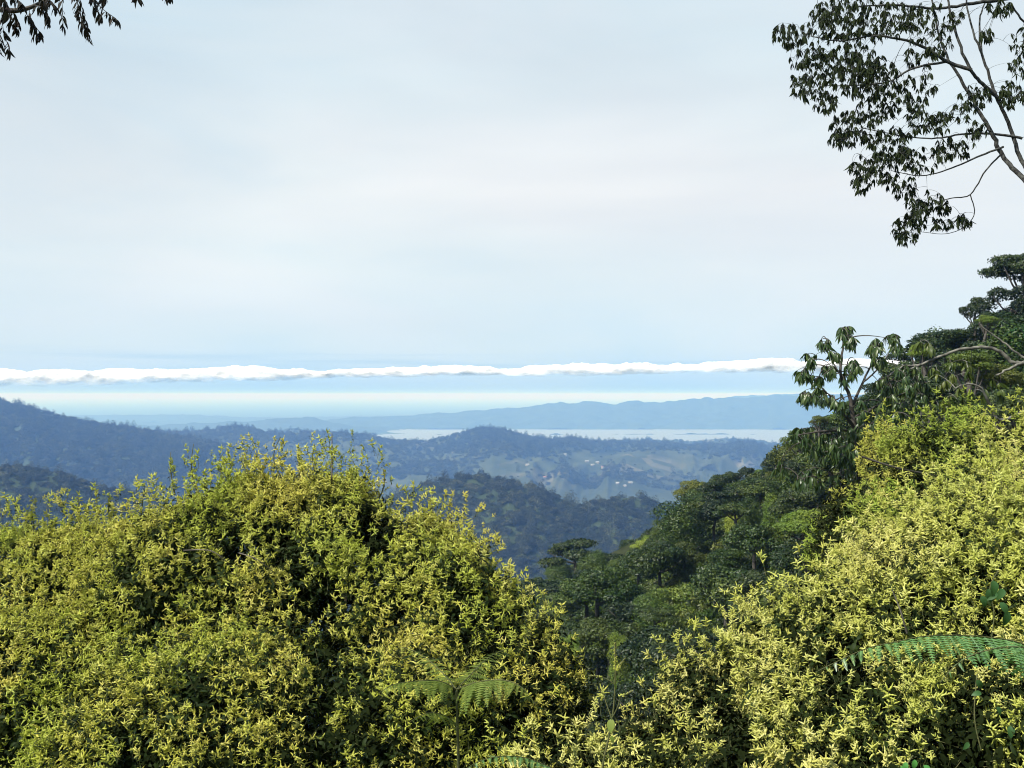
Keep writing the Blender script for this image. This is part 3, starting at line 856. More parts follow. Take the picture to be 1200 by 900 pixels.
def shrub(name, label, rows, sprays, nflow, nleaf, seed, up=.6, scale=1.0, hole=.5, lump=.34, other=(), ragged=1.0):
    rng = np.random.default_rng(seed)
    lb = Lobes(rows)
    g = lb.c.mean(0)
    gz = float(hill_h(g[0], g[1]))
    t = thing(name, label, 'shrub', (g[0], g[1], gz))
    # flowering sprays
    P, nr, bb_ = lb.surf(nflow, rng, seed, lump, np.abs(rng.normal(size=nflow)) * .02, other, True)
    dens = fbm(P * 2.8, 2, seed + 20) * 1.2 + fbm(P * 8.5, 2, seed + 30) * 2.1
    topness = nr[:, 2]
    keep = dens * .9 + bb_ * .7 + .30 * topness + rng.normal(size=len(P)) * .16 > -.55 + hole * .6
    out_ = rng.random(len(P)) ** 7 * .24 * (.35 + np.clip(nr[:, 2], 0, 1)) * ragged
    P = P + (nr * .5 + np.array([0, 0, .7])) * out_[:, None]
    P, nr = P[keep], nr[keep]
    axis = norm(nr * .55 + np.array([0, 0, up]) + rng.normal(size=P.shape) * .38)
    S = scale * rng.uniform(.55, 1.3, len(P))
    pieces(t, 'flower_spray', 'flower_sprays', sprays, P - axis * .10 * scale, frames(axis, rng), S, .2)
    # leafy twigs under them
    P, nr, k = lb.surf(nleaf, rng, seed, lump, .07 + .14 * rng.random(nleaf), other)
    axis = norm(nr * .8 + np.array([0, 0, .4]) + rng.normal(size=P.shape) * .5)
    S = rng.uniform(.8, 1.35, len(P)) * (.6 + .4 * scale)
    pieces(t, 'leafy_twig', 'leafy_twigs', TW, P - axis * .12, frames(axis, rng), S, .2, most=150)
    # inner twigs, leaves painted shade-dark, that close the view through the shrub
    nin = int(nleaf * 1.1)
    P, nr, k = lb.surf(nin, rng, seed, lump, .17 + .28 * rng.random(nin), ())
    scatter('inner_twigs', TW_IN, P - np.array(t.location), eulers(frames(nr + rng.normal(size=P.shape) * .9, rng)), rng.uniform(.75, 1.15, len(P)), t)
    # stems from the ground up into the lobes
    for j in range(len(lb.c)):
        for q in range(3):
            c = lb.c[j]; a = rng.random() * 6.28
            gx, gy = g[0] + (c[0] - g[0]) * .55 + cos(a) * .15, g[1] + (c[1] - g[1]) * .55 + sin(a) * .15
            b = np.array([gx, gy, float(hill_h(gx, gy)) - .1])
            e = c + norm(np.array([cos(a), sin(a), 1.2])) * lb.r[j] * .7
            m_ = (b + e) / 2 + np.array([cos(a), sin(a), 0]) * .2
            u = np.linspace(0, 1, 7)[:, None]
            pts = (1 - u) ** 2 * b + 2 * u * (1 - u) * m_ + u ** 2 * e
            mb = MB(); mb.tube(pts - np.array([g[0], g[1], gz]), np.linspace(.022, .005, 7), 6)
            link('stem', mb.mesh('stem', [M_dead], True), t)
    return t, lb

left_t, left_l = shrub('flowering_shrub', 'broad domed shrub thick with yellow green flower spikes, filling the left', [
    (325, 785, 7.4, 190, 225, 1.25), (395, 745, 7.2, 110, 180, 1.0), (245, 775, 7.2, 160, 205, 1.15), (520, 800, 6.9, 120, 172, 1.1), (600, 835, 6.5, 84, 108, .9),
    (455, 765, 7.3, 120, 158, 1.0), (440, 800, 6.9, 120, 180, 1.0), (432, 760, 7.1, 88, 176, .9), (482, 780, 7.0, 80, 178, .8), (440, 900, 6.0, 190, 150, .9), (250, 930, 5.8, 230, 180, 1.0), (585, 900, 6.0, 100, 90, .7), (340, 850, 6.2, 150, 120, .8)],
    SP_Y, 115000, 34000, 101, hole=.76, scale=.52, lump=.17)
low_t, low_l = shrub('flowering_shrub', 'lower left flowering shrub with rounded top beside the tall dome', [
    (60, 825, 7.8, 175, 212, 1.3), (-60, 845, 7.6, 150, 230, 1.2), (150, 800, 7.9, 90, 190, 1.0), (60, 910, 6.4, 180, 190, 1.1)],
    SP_Y, 56000, 18000, 131, other=(left_l,), hole=.68, scale=.54, lump=.17)
right_t, right_l = shrub('flowering_shrub', 'large cream flowering shrub covering the slope at right, fern in front', [
    (1195, 815, 5.6, 185, 235, 1.2), (1055, 860, 5.3, 150, 185, 1.0), (945, 895, 5.3, 112, 165, .9), (1125, 770, 6.3, 138, 160, 1.1), (1030, 790, 6.6, 88, 108, .8), (1230, 680, 7.0, 125, 150, 1.0), (893, 850, 6.2, 76, 100, .7),
    (846, 900, 5.8, 72, 112, .7), (1030, 960, 4.5, 190, 140, .8), (1190, 940, 4.4, 130, 150, .8), (880, 950, 4.9, 110, 100, .7)],
    SP_C, 125000, 32000, 151, scale=.50, hole=.78, up=.7, lump=.28)
up_t, up_l = shrub('flowering_shrub', 'lime flowered shrub higher on the slope above the cream flowering shrub', [
    (1085, 600, 9.5, 85, 92, 1.0), (1150, 595, 9.0, 80, 98, 1.0), (1010, 625, 9.8, 42, 72, .7), (1215, 595, 8.6, 60, 105, .9), (1060, 670, 8.6, 110, 90, .9)],
    SP_L, 50000, 16000, 171, other=(right_l,), scale=.66, hole=.85)
bot_t, bot_l = shrub('flowering_shrub', 'small pale flowering bush at the foot of the gap between shrubs', [
    (690, 955, 5.2, 80, 78, .5), (770, 945, 5.4, 70, 62, .5), (640, 975, 5.0, 80, 66, .5), (815, 925, 5.6, 40, 60, .4)],
    SP_C, 10000, 4000, 191, other=(right_l, left_l), scale=.62, hole=.3, up=1.1)

# tall single shoots that stand above the domes
def shoot(parent, px0, py0, px1, py1, d, seed, sprays, dark=False):
    rng = np.random.default_rng(seed)
    a, b = at(px0, py0, d), at(px1, py1, d + rng.normal() * .1)
    base = np.array(parent.location)
    u = np.linspace(0, 1, 8)[:, None]
    pts = a + (b - a) * u + np.array([rng.normal() * .03, 0, 0]) * np.sin(u * pi)
    o = bpy.data.objects.new('shoot', None); COL.objects.link(o); o.parent = parent; o.location = a - base
    mb = MB(); mb.tube(pts - a, np.linspace(.006, .0025, 8) * (1.4 if dark else 1), 5)
    link('stem', mb.mesh('stem', [M_dead if dark else M_stem], True), o)
    for k, f in enumerate(np.linspace(.35, 1, 6)):
        p = a + (b - a) * f
        v = sprays[int(rng.integers(6))]
        s = bpy.data.objects.new('flower_spray', v.data); COL.objects.link(s); s.parent = o
        ax_ = norm(np.array([[rng.normal() * .5 * (1 - f * .7), rng.normal() * .5, 1.0]]))
        s.location = p - a - ax_[0] * .12; s.rotation_euler = eulers(frames(ax_, rng))[0]; s.scale = [.45 + .25 * rng.random()] * 3
for k, (a, b, c, d_, dk) in enumerate([(230, 575, 227, 520, 0), (386, 620, 389, 508, 1), (352, 570, 350, 520, 0), (330, 560, 329, 512, 0), (205, 580, 200, 530, 0), (262, 560, 262, 530, 0), (423, 600, 430, 545, 0),
                                       (408, 570, 413, 540, 0), (293, 560, 290, 528, 0), (440, 590, 449, 550, 0), (372, 560, 369, 520, 0), (310, 560, 300, 527, 0)]):
    shoot(left_t, a, b, c, d_, 7.3, 500 + k, SP_Y, dk)
for k, (a, b, c, d_) in enumerate([(95, 640, 92, 580), (165, 610, 170, 566), (40, 640, 36, 592), (130, 625, 128, 578), (118, 630, 112, 570), (8, 650, 10, 610)]):
    shoot(low_t, a, b, c, d_, 7.8, 540 + k, SP_Y)
for k, (a, b, c, d_) in enumerate([(590, 700, 598, 655), (610, 720, 622, 680), (480, 640, 487, 600), (560, 680, 566, 640), (625, 740, 640, 705)]):
    shoot(left_t, a, b, c, d_, 6.9, 560 + k, SP_C)
for k, (a, b, c, d_) in enumerate([(915, 770, 905, 730), (945, 750, 938, 712), (1000, 715, 992, 672), (1065, 680, 1058, 632), (1115, 655, 1103, 602), (880, 800, 866, 760), (1170, 580, 1160, 520), (850, 830, 835, 790)]):
    shoot(right_t, a, b, c, d_, 5.9, 580 + k, SP_C)

# bare twigs arching out of the shrubs
def bare_twig(parent, pts, d, r=.004, mat=M_dead, nm='bare_twig', sides=5):
    P = np.array([at(a, b, d + e) for a, b, e in pts])
    u = np.linspace(0, len(P) - 1, 4 * len(P))
    # smooth by Catmull-like interpolation
    i = np.clip(u.astype(int), 0, len(P) - 2); f = (u - i)[:, None]
    p0, p1, p2, p3 = P[np.maximum(i - 1, 0)], P[i], P[i + 1], P[np.minimum(i + 2, len(P) - 1)]
    Q = .5 * (2 * p1 + (p2 - p0) * f + (2 * p0 - 5 * p1 + 4 * p2 - p3) * f ** 2 + (3 * p1 - p0 - 3 * p2 + p3) * f ** 3)
    mb = MB(); base = np.array(parent.location)
    mb.tube(Q - base, np.linspace(r, r * .45, len(Q)), sides)
    link(nm, mb.mesh(nm, [mat], True), parent)
    return Q
bare_twig(right_t, [(1063, 742, 0), (1055, 715, 0), (1045, 690, .1)], 4.6, .005, M_bark)
bare_twig(left_t, [(215, 645, 0), (245, 645, 0), (262, 655, 0), (275, 668, .1)], 6.1, .004)
bare_twig(left_t, [(280, 648, 0), (300, 655, -.05), (318, 668, 0)], 6.1, .004)
bare_twig(up_t, [(1010, 535, 0), (1050, 548, 0), (1090, 556, .1), (1110, 560, .3)], 8.4, .010, M_bark)

# ------------------------------------------------------------------ overhanging and drooping-leaf trees
def smooth(P, m=6):
    P = np.asarray(P, float)
    u = np.linspace(0, len(P) - 1, m * (len(P) - 1) + 1)
    i = np.clip(u.astype(int), 0, len(P) - 2); f = (u - i)[:, None]
    p0, p1, p2, p3 = P[np.maximum(i - 1, 0)], P[i], P[i + 1], P[np.minimum(i + 2, len(P) - 1)]
    return .5 * (2 * p1 + (p2 - p0) * f + (2 * p0 - 5 * p1 + 4 * p2 - p3) * f ** 2 + (3 * p1 - p0 - 3 * p2 + p3) * f ** 3)
def leaf_variants(name, Ln, Wd, mat, n=4, droop=.35):
    vs = []
    for k in range(n):
        v, f = leaf_vf(Ln, Wd * (.85 + .1 * k), droop * (.6 + .3 * k), .2 + .1 * k, 5)
        mb = MB(); mb.add(v, f)
        vs.append(variant(name, mb.mesh(name, [mat], True)))
    return vs
def rosette_dirs(axis, n, rng, hang=.9, spread=.9):
    """directions of leaves that fan from a twig end and hang down"""
    a = np.arange(n) * 2.399 + rng.random() * 6
    side = np.stack([np.cos(a), np.sin(a), 0 * a], -1)
    return norm(side * spread * rng.uniform(.3, 1.0, (n, 1)) + np.array([0, 0, -hang]) + .35 * axis)
def leaf_frames(d, rng):
    x = norm(d)
    up = norm(np.array([0, 0, 1.]) + rng.normal(size=x.shape) * .35)
    y = norm(np.cross(up, x)); z = np.cross(x, y)
    return np.stack([x, y, z], -1)

def leafy_tree(t, limbs, clusters, d0, leafs, rng, nleaf=(6, 10), depth=.5, hang=.9, twig_r=.004, leafL=.08, bark=M_bark, most=300, spread=.9):
    """limbs: list of (polyline of (px, py, extra depth), r0, r1); clusters: (px, py, rx, ry, count)"""
    base = np.array(t.location)
    nodes = []
    for k, (pl, r0, r1) in enumerate(limbs):
        Q = smooth(np.array([at(a, b, d0 + e) for a, b, e in pl]))
        Q = Q + rng.normal(size=Q.shape) * r1 * .5
        mb = MB(); mb.tube(Q - base, np.linspace(r0, r1, len(Q)), 8)
        link('branch', mb.mesh('branch', [bark], True), t)
        nodes.append(Q)
    nodes = np.concatenate(nodes)
    tw = MB(); T, D = [], []
    cen = []
    for (cx, cy, rx, ry, cnt) in clusters:
        for q in range(cnt):
            a = rng.random() * 6.28; r = math.sqrt(rng.random())
            cen.append(at(cx + rx * r * cos(a), cy + ry * r * sin(a), d0 + rng.normal() * depth))
    cen = np.array(cen)
    order = np.argsort([np.min(np.linalg.norm(nodes - c, axis=1)) for c in cen])
    grow = [nodes]
    for k in order:
        c = cen[k]
        allp = np.concatenate(grow)
        dist = np.linalg.norm((allp - c) * np.array([1, .5, 1]), axis=1) + .35 * np.maximum(0, c[2] - allp[:, 2]) * .3
        s = allp[np.argmin(dist)]
        L_ = np.linalg.norm(c - s)
        m_ = (s + c) / 2 + np.array([0, 0, .22 * L_]) + rng.normal(size=3) * .08 * L_
        u = np.linspace(0, 1, 7)[:, None]
        Q = (1 - u) ** 2 * s + 2 * u * (1 - u) * m_ + u ** 2 * c
        tw.tube(Q - base, np.linspace(twig_r * (1 + min(L_, 1.2)), twig_r * .5, 7), 4)
        grow.append(Q[2:])
        ax_ = norm(Q[-1] - Q[-2])
        n = int(rng.integers(*nleaf))
        dd = rosette_dirs(ax_, n, rng, hang, spread)
        fr = rng.uniform(.72, 1.0, n)
        fr[: n // 2] = 1
        T.append(np.array([Q[-1] * f + Q[-3] * (1 - f) for f in fr])); D.append(dd)
    link('twigs', tw.mesh('twigs', [bark]), t, 'stuff')
    T = np.concatenate(T); D = np.concatenate(D)
    pieces(t, 'leaf', 'leaves', leafs, T, leaf_frames(D, rng), rng.uniform(.65, 1.25, len(T)), leafL, most=most)

# top right: tree that reaches into the picture from the right
rr = np.random.default_rng(77)
tb = at(1345, 470, 12.5); gz = float(hill_h(tb[0], tb[1]))
t = thing('overhanging_tree', 'tree with drooping dark leaves reaching in against the sky from the upper right', 'tree', (tb[0], tb[1], gz - .1))
base = np.array(t.location)
tp = smooth([base, at(1352, 700, 12.6), at(1335, 480, 12.5), at(1300, 330, 12.3), at(1240, 250, 12.2)])
mb = MB(); mb.tube(tp - base, np.linspace(.24, .085, len(tp)), 12); link('trunk', mb.mesh('trunk', [M_lichen], True), t)
tp2 = smooth([at(1335, 480, 12.5), at(1350, 200, 12.9), at(1320, 20, 12.8), at(1290, -120, 12.6)])
mb = MB(); mb.tube(tp2 - base, np.linspace(.13, .05, len(tp2)), 10); link('branch', mb.mesh('branch', [M_lichen], True), t)
LIMB = [
 ([(1240, 250, -.2), (1212, 222, -.2), (1190, 200, -.1), (1172, 178, 0), (1160, 152, 0), (1144, 125, .05), (1128, 96, .1), (1112, 70, .1), (1100, 40, .2), (1090, -10, .3)], .036, .010),
 ([(1240, 250, -.2), (1215, 215, 0), (1197, 188, .1), (1184, 150, .1), (1170, 118, 0), (1160, 92, 0), (1150, 62, 0), (1140, 35, 0), (1128, -15, .1)], .031, .009),
 ([(1172, 118, 0), (1152, 98, -.1), (1136, 80, -.2), (1122, 42, -.2), (1112, 8, -.2), (1110, -30, -.2)], .024, .010),
 ([(1138, 82, -.2), (1110, 72, -.2), (1085, 56, -.3), (1056, 46, -.4), (1020, 42, -.4), (985, 48, -.4), (950, 42, -.4)], .024, .006),
 ([(1110, 72, -.2), (1070, 80, -.1), (1040, 96, 0), (1000, 100, .1), (960, 100, .1)], .016, .005),
 ([(1198, 162, .1), (1165, 157, .1), (1130, 157, .2), (1098, 162, .2), (1060, 160, .3), (1010, 150, .3)], .018, .005),
 ([(1176, 172, 0), (1150, 182, -.1), (1115, 197, -.2), (1080, 206, -.3), (1045, 200, -.3)], .014, .004),
 ([(1172, 182, 0), (1155, 200, 0), (1137, 228, .1), (1115, 232, .1), (1095, 238, .2), (1075, 250, .2)], .011, .004),
 ([(1137, 228, .1), (1142, 250, .1), (1130, 266, .1), (1108, 274, .1), (1080, 272, .1)], .007, .003),
 ([(1220, -12, .1), (1180, -2, .1), (1140, 4, .1), (1100, 10, .1), (1050, 6, .1), (1000, 8, .1)], .03, .008),
 ([(1320, 20, .8), (1270, 0, .5), (1220, -12, .2)], .04, .03),
 ([(1290, 60, .6), (1240, 40, .4), (1205, 30, .3), (1185, 5, .2)], .02, .01),
 ([(1150, 62, 0), (1148, 30, .2), (1152, 8, .3), (1165, -15, .3)], .014, .007),
]
mb = MB(); q = smooth([at(1340, 150, 12.8), at(1310, 90, 13.0), at(1290, 60, 13.1)]); mb.tube(q - base, .03, 8); link('branch', mb.mesh('branch', [M_lichen], True), t)
CL = [(927, 38, 16, 10, 9), (922, 46, 8, 6, 3), (936, 68, 8, 9, 3), (944, 98, 18, 11, 9), (962, 116, 14, 10, 7), (975, 50, 26, 34, 26), (965, 80, 18, 18, 10), (985, 12, 26, 14, 16), (1010, 55, 20, 30, 16),
      (1028, 92, 24, 18, 24), (1000, 85, 20, 20, 14), (1035, 20, 34, 16, 22), (998, 148, 18, 16, 15), (985, 160, 10, 8, 5), (1022, 130, 18, 14, 8), (1044, 168, 20, 16, 18), (1024, 195, 22, 14, 14), (1010, 210, 10, 10, 5),
      (1055, 120, 18, 14, 9), (1078, 100, 14, 18, 6), (1075, 140, 12, 10, 5), (1102, 142, 10, 9, 7), (1075, 185, 20, 12, 8), (1118, 172, 20, 10, 8), (1055, 215, 14, 10, 6), (1085, 240, 22, 14, 12), (1062, 268, 12, 12, 8), (1075, 255, 12, 10, 5),
      (1105, 262, 10, 6, 3), (1128, 258, 8, 6, 4), (1140, 112, 16, 12, 8), (1125, 130, 10, 8, 3), (1187, 108, 12, 12, 9), (1195, 60, 10, 24, 7), (1156, 40, 6, 6, 3), (1170, 8, 12, 8, 6), (1090, 20, 30, 14, 14), (1100, 50, 14, 14, 5), (1145, 150, 12, 8, 4), (1075, 60, 16, 14, 6),
      (1230, 60, 22, 60, 16), (1000, -30, 70, 22, 20), (1130, -40, 70, 22, 16), (1250, 150, 20, 40, 8)]
CL = [(a, b, c * 1.35, d * 1.3, int(n * 5.0)) for a, b, c, d, n in CL]
leafy_tree(t, LIMB, CL, 12.2, leaf_variants('leaf', .084, .020, M_over), rr, (4, 8), .6, .8, .0022, .084, M_lichen, spread=.9)

# top left: hanging sprays of another tree
tb = at(-330, 300, 6.6); gz = float(hill_h(tb[0], tb[1]))
t = thing('overhanging_tree', 'tree whose dusky hanging leaf sprays dip into the upper left sky', 'tree', (tb[0], tb[1], gz - .1))
base = np.array(t.location)
tp = smooth([base, at(-335, 420, 6.6), at(-300, 150, 6.5), at(-240, -60, 6.4)])
mb = MB(); mb.tube(tp - base, np.linspace(.13, .05, len(tp)), 10); link('trunk', mb.mesh('trunk', [M_bark], True), t)
LIMB2 = [([(-240, -60, .4), (-150, -40, .2), (-60, 0, 0), (0, 11, 0), (22, 12, 0), (42, 6, 0), (62, -6, 0), (90, -20, 0)], .03, .004),
         ([(-240, -60, .4), (-120, -90, .2), (0, -60, 0), (80, -34, 0), (150, -22, 0), (205, -14, 0)], .028, .004),
         ([(-60, 0, 0), (-30, 22, .1), (-5, 35, .1), (4, 50, .1)], .008, .003)]
for k, (pl, r0, r1) in enumerate(LIMB2):
    Q = smooth(np.array([at(a, b, 6.2 + e) for a, b, e in pl]))
    mb = MB(); mb.tube(Q - base, np.linspace(r0, r1, len(Q)), 8); link('branch', mb.mesh('branch', [M_bark], True), t)
HANG = [[(2, 12), (4, 35), (11, 58)], [(-12, 5), (-6, 30), (2, 50)], [(14, 12), (20, 24), (19, 33)], [(28, 12), (38, 26), (48, 40)], [(34, 10), (37, 26), (44, 42)], [(40, 6), (52, 10), (56, 24)], [(8, 10), (12, 20), (13, 28)],
        [(72, -20), (73, 8), (74, 30)], [(84, -25), (96, 8), (104, 42)], [(88, -20), (92, 10), (98, 30)], [(102, -20), (116, 6), (136, 22)], [(106, -18), (112, 8), (119, 20)], [(84, -20), (90, 0), (92, 14)],
        [(50, -4), (56, -2), (66, 8)], [(154, -22), (158, -8), (162, -4)], [(195, -16), (196, -8), (197, -6)], [(0, -15), (14, -5), (26, 4)], [(-5, -10), (6, 0), (8, 8)], [(110, -22), (118, -8), (124, -2)], [(30, -25), (40, -8), (52, 2)], [(-14, 10), (-10, 40), (-2, 56)]]
tw = MB(); T, D = [], []
for j, pl in enumerate(HANG):
    Q = smooth(np.array([at(a, b, 6.2 + rr.normal() * .12) for a, b in pl]), 8)
    tw.tube(Q - base, .0022, 4)
    m_ = len(Q)
    for i in range(2, m_, 1 if m_ > 12 else 1):
        for s_ in (-1, 1):
            if rr.random() < .36: continue
            T.append(Q[i]); D.append(norm(np.array([s_ * rr.uniform(.2, .7), rr.normal() * .4, -1.0])))
    for i in range(2):
        T.append(Q[-1]); D.append(norm(np.array([rr.normal() * .3, rr.normal() * .2, -1.0])))
link('twigs', tw.mesh('twigs', [M_bark]), t, 'stuff')
T = np.array(T); D = np.array(D)
pieces(t, 'leaf', 'leaves', leaf_variants('leaf', .072, .021, M_purple, droop=.2), T, leaf_frames(D, rr), rr.uniform(.6, 1.1, len(T)), .07)

leafy_tree(t, [([(-240, -60, .4), (-230, -180, .5), (-150, -280, .4), (-40, -330, .2)], .04, .01), ([(-235, -120, .4), (-330, -220, .8), (-420, -260, 1.0)], .035, .01), ([(-200, -50, .3), (-140, -120, .6), (-60, -160, .7), (40, -170, .6)], .025, .008), ([(-290, 60, .2), (-380, 0, .3), (-460, -20, .5)], .025, .008)],
           [(-150, -260, 80, 50, 40), (-40, -300, 80, 40, 30), (-350, -230, 90, 60, 40), (-120, -120, 60, 40, 24), (0, -160, 70, 30, 24), (-420, -30, 70, 50, 24), (-240, -160, 60, 50, 24)],
           6.2, leaf_variants('leaf', .072, .021, M_purple, droop=.2), rr, (6, 10), .35, 1.1, .002, .07, M_bark, most=0, spread=.7)

# the drooping-leaf tree that breaks the skyline at mid right
tb = at(1010, 620, 19.0); gz = float(hill_h(tb[0], tb[1]))
t = thing('drooping_leaf_tree', 'tree with whorls of long drooping leaves silhouetted on the right skyline', 'tree', (tb[0], tb[1], gz - .1))
base = np.array(t.location)
tp = smooth([base, at(1015, 700, 19), at(1012, 600, 19), at(1006, 530, 19)])
mb = MB(); mb.tube(tp - base, np.linspace(.16, .07, len(tp)), 10); link('trunk', mb.mesh('trunk', [M_bark], True), t)
LIMB3 = [([(1006, 530, 0), (1000, 490, 0), (995, 462, 0), (985, 440, 0), (988, 405, 0), (991, 388, 0)], .05, .012),
         ([(1003, 505, 0), (985, 478, -.3), (968, 460, -.4), (950, 440, -.4)], .035, .01), ([(985, 478, -.3), (965, 470, -.3), (945, 462, -.3)], .02, .008),
         ([(998, 478, 0), (1010, 450, .3), (1022, 425, .3), (1028, 405, .3)], .03, .01), ([(1010, 450, .3), (1035, 425, .2), (1048, 400, .2)], .02, .008),
         ([(1003, 505, 0), (970, 505, -.6), (935, 510, -.8)], .03, .01), ([(1000, 490, 0), (1040, 470, .2), (1070, 455, .3)], .03, .01),
         ([(985, 440, 0), (972, 418, .1), (966, 404, .1)], .014, .007)]
CL3 = [(a, b, c, d, int(n * 2.2) + 1) for a, b, c, d, n in [(990, 386, 8, 6, 5), (1000, 400, 7, 6, 3), (966, 400, 8, 6, 4), (978, 412, 8, 8, 3), (950, 420, 8, 8, 3), (940, 436, 8, 6, 4), (955, 442, 8, 8, 4), (972, 432, 10, 8, 5), (1000, 425, 8, 10, 4), (992, 440, 8, 6, 2),
       (1028, 402, 7, 6, 4), (1046, 394, 7, 6, 4), (1052, 404, 4, 5, 2), (1030, 420, 7, 6, 3), (1022, 408, 4, 5, 2), (945, 462, 8, 6, 5), (962, 462, 10, 8, 6), (980, 470, 12, 10, 5), (1005, 476, 14, 8, 4),
       (940, 508, 12, 10, 5), (962, 522, 18, 16, 10), (990, 520, 24, 22, 18), (1020, 500, 22, 22, 18), (1050, 480, 24, 20, 18), (1075, 455, 18, 14, 12), (915, 548, 8, 6, 3), (950, 560, 18, 14, 7), (1040, 450, 14, 8, 5), (1000, 555, 26, 20, 12), (1065, 435, 14, 8, 6)]]
leafy_tree(t, LIMB3, CL3, 19.0, leaf_variants('leaf', .18, .044, M_droop, droop=.5), rr, (7, 12), .7, .75, .008, .18, M_bark, spread=1.1)

# leaning tree with pale arching branches at the right edge
tb = at(1290, 620, 21.0); gz = float(hill_h(tb[0], tb[1]))
t = thing('leaning_tree', 'leaning tree with pale bare arching branches crossing dark foliage on the right', 'tree', (tb[0], tb[1], gz - .1))
base = np.array(t.location)
tp = smooth([base, at(1290, 560, 21), at(1260, 470, 21), at(1225, 432, 21)])
mb = MB(); mb.tube(tp - base, np.linspace(.2, .1, len(tp)), 10); link('trunk', mb.mesh('trunk', [M_bark_pale], True), t)
LIMB4 = [([(1225, 432, 0), (1200, 425, 0), (1186, 425, 0), (1172, 412, 0), (1150, 407, 0), (1125, 410, 0), (1105, 416, 0), (1080, 427, 0), (1058, 430, 0), (1040, 442, 0)], .05, .018),
         ([(1080, 427, 0), (1065, 433, -.2), (1048, 441, -.3)], .025, .012),
         ([(1225, 432, 0), (1205, 422, .4), (1190, 412, .5), (1172, 398, .6), (1152, 384, .6), (1148, 378, .6)], .032, .010),
         ([(1200, 425, 0), (1182, 432, -.2), (1168, 440, -.3)], .035, .015),
         ([(1225, 470, -1), (1175, 492, -1.4), (1160, 475, -1.5), (1150, 455, -1.6), (1135, 450, -1.6), (1120, 455, -1.6)], .035, .01)]
CL4 = [(1100, 440, 24, 12, 9), (1060, 450, 12, 8, 6), (1130, 430, 20, 10, 6), (1165, 455, 16, 12, 6), (1085, 405, 14, 6, 5), (1120, 465, 20, 12, 8)]
leafy_tree(t, LIMB4, CL4, 21.0, leaf_variants('leaf', .2, .065, M_k['olive'], droop=.5), rr, (6, 10), .7, .6, .006, .2, M_bark_pale, most=150, spread=1.1)

# ------------------------------------------------------------------ ferns
def pinna_mesh(name, mat, n=11):
    """one leaflet of a frond, cut into small rounded teeth, along +X, length 1"""
    mb = MB()
    x = np.linspace(0, 1, n + 1)
    mb.tube(np.stack([x, 0 * x, -.12 * x ** 2], -1), .012 * (1.1 - x), 3)
    for i in range(n):
        xx = (i + .3) / n
        w = .17 * (1 - xx) ** .7 + .02
        for s in (-1, 1):
            c = np.array([xx, 0, -.12 * xx ** 2])
            v = np.array([(0, 0, 0), (.035, s * w * .5, .012), (.055, s * w, -.012), (.075, s * w * .55, .0), (.068, 0, 0)]) * np.array([1, 1, 1]) + c
            f = [(0, 1, 2), (0, 2, 3), (0, 3, 4)]
            mb.add(v, [q[::-1] for q in f] if s > 0 else f)
    return mb.mesh(name, [mat])
PIN = pinna_mesh('pinna', M_fern); PINB = pinna_mesh('pinna', M_bracken)
def frond(parent, pts, d, plen, n, mat, pin, droop=.5, rach=.0028, rng=rr, tilt=0.0):
    base = np.array(parent.location)
    Q = smooth(np.array([at(a, b, d + e) for a, b, e in pts]), 10)
    s = np.concatenate([[0], np.cumsum(np.linalg.norm(np.diff(Q, axis=0), axis=1))]); s /= s[-1]
    o = bpy.data.objects.new('frond', None); COL.objects.link(o); o.parent = parent; o.location = Q[0] - base
    mb = MB(); mb.tube(Q - Q[0], np.linspace(rach, rach * .4, len(Q)), 5)
    link('rachis', mb.mesh('rachis', [M_stem], True), o)
    for i in range(n):
        u = .10 + .88 * (i + .5) / n
        p = np.array([np.interp(u, s, Q[:, j]) for j in range(3)])
        tn = norm(np.array([np.interp(min(u + .03, 1), s, Q[:, j]) - np.interp(max(u - .03, 0), s, Q[:, j]) for j in range(3)]))
        side = norm(np.cross(tn, np.array([0, tilt, 1.0])))
        upn = np.cross(side, tn)
        ln = plen * min(1.0, (u + .12) * 3) * (1 - u) ** .75 * 1.25 + .008
        ln *= rng.uniform(.7, 1.15)
        for sg in (-1, 1):
            x = norm(side * sg + tn * .35 + np.array([0, 0, -droop]) + rng.normal(size=3) * .13)
            y = norm(np.cross(upn, x)); z = np.cross(x, y)
            R_ = np.stack([x, y, z], -1)[None]
            q = bpy.data.objects.new('pinna', pin); COL.objects.link(q); q.parent = o
            q.location = p - Q[0]; q.rotation_euler = eulers(R_)[0]; q.scale = (ln, ln * 1.25, ln)
fb = at(1290, 860, 3.4)
t = thing('fern', 'two glossy arching fern fronds over the cream flowering shrub at right', 'fern', fb)
frond(t, [(1290, 860, 0), (1250, 790, -.02), (1205, 757, -.04), (1150, 746, -.1), (1090, 745, -.18), (1050, 752, -.22), (1010, 762, -.25), (955, 788, -.28)], 3.15, .135, 36, M_fern, PIN, .75)
frond(t, [(1290, 860, 0), (1262, 800, -.15), (1225, 768, -.3), (1190, 758, -.4), (1150, 764, -.46), (1122, 778, -.5), (1102, 800, -.5)], 3.2, .10, 26, M_fern, PIN, .6)
frond(t, [(1290, 860, 0), (1300, 780, .2), (1280, 730, .4), (1240, 720, .5), (1215, 735, .6)], 3.4, .09, 22, M_fern, PIN, .6)
fb = at(700, 985, 3.3)
t = thing('fern', 'single arching green fern frond at the foot of the left shrub', 'fern', fb)
frond(t, [(700, 985, 0), (672, 920, -.02), (630, 893, -.05), (595, 886, -.1), (560, 893, -.15), (528, 915, -.18)], 3.3, .075, 26, M_fern, PIN, .35)
fb = at(534, 1010, 4.2)
t = thing('bracken', 'yellowish bracken on an upright stalk in front of the left flowering shrub', 'fern', fb)
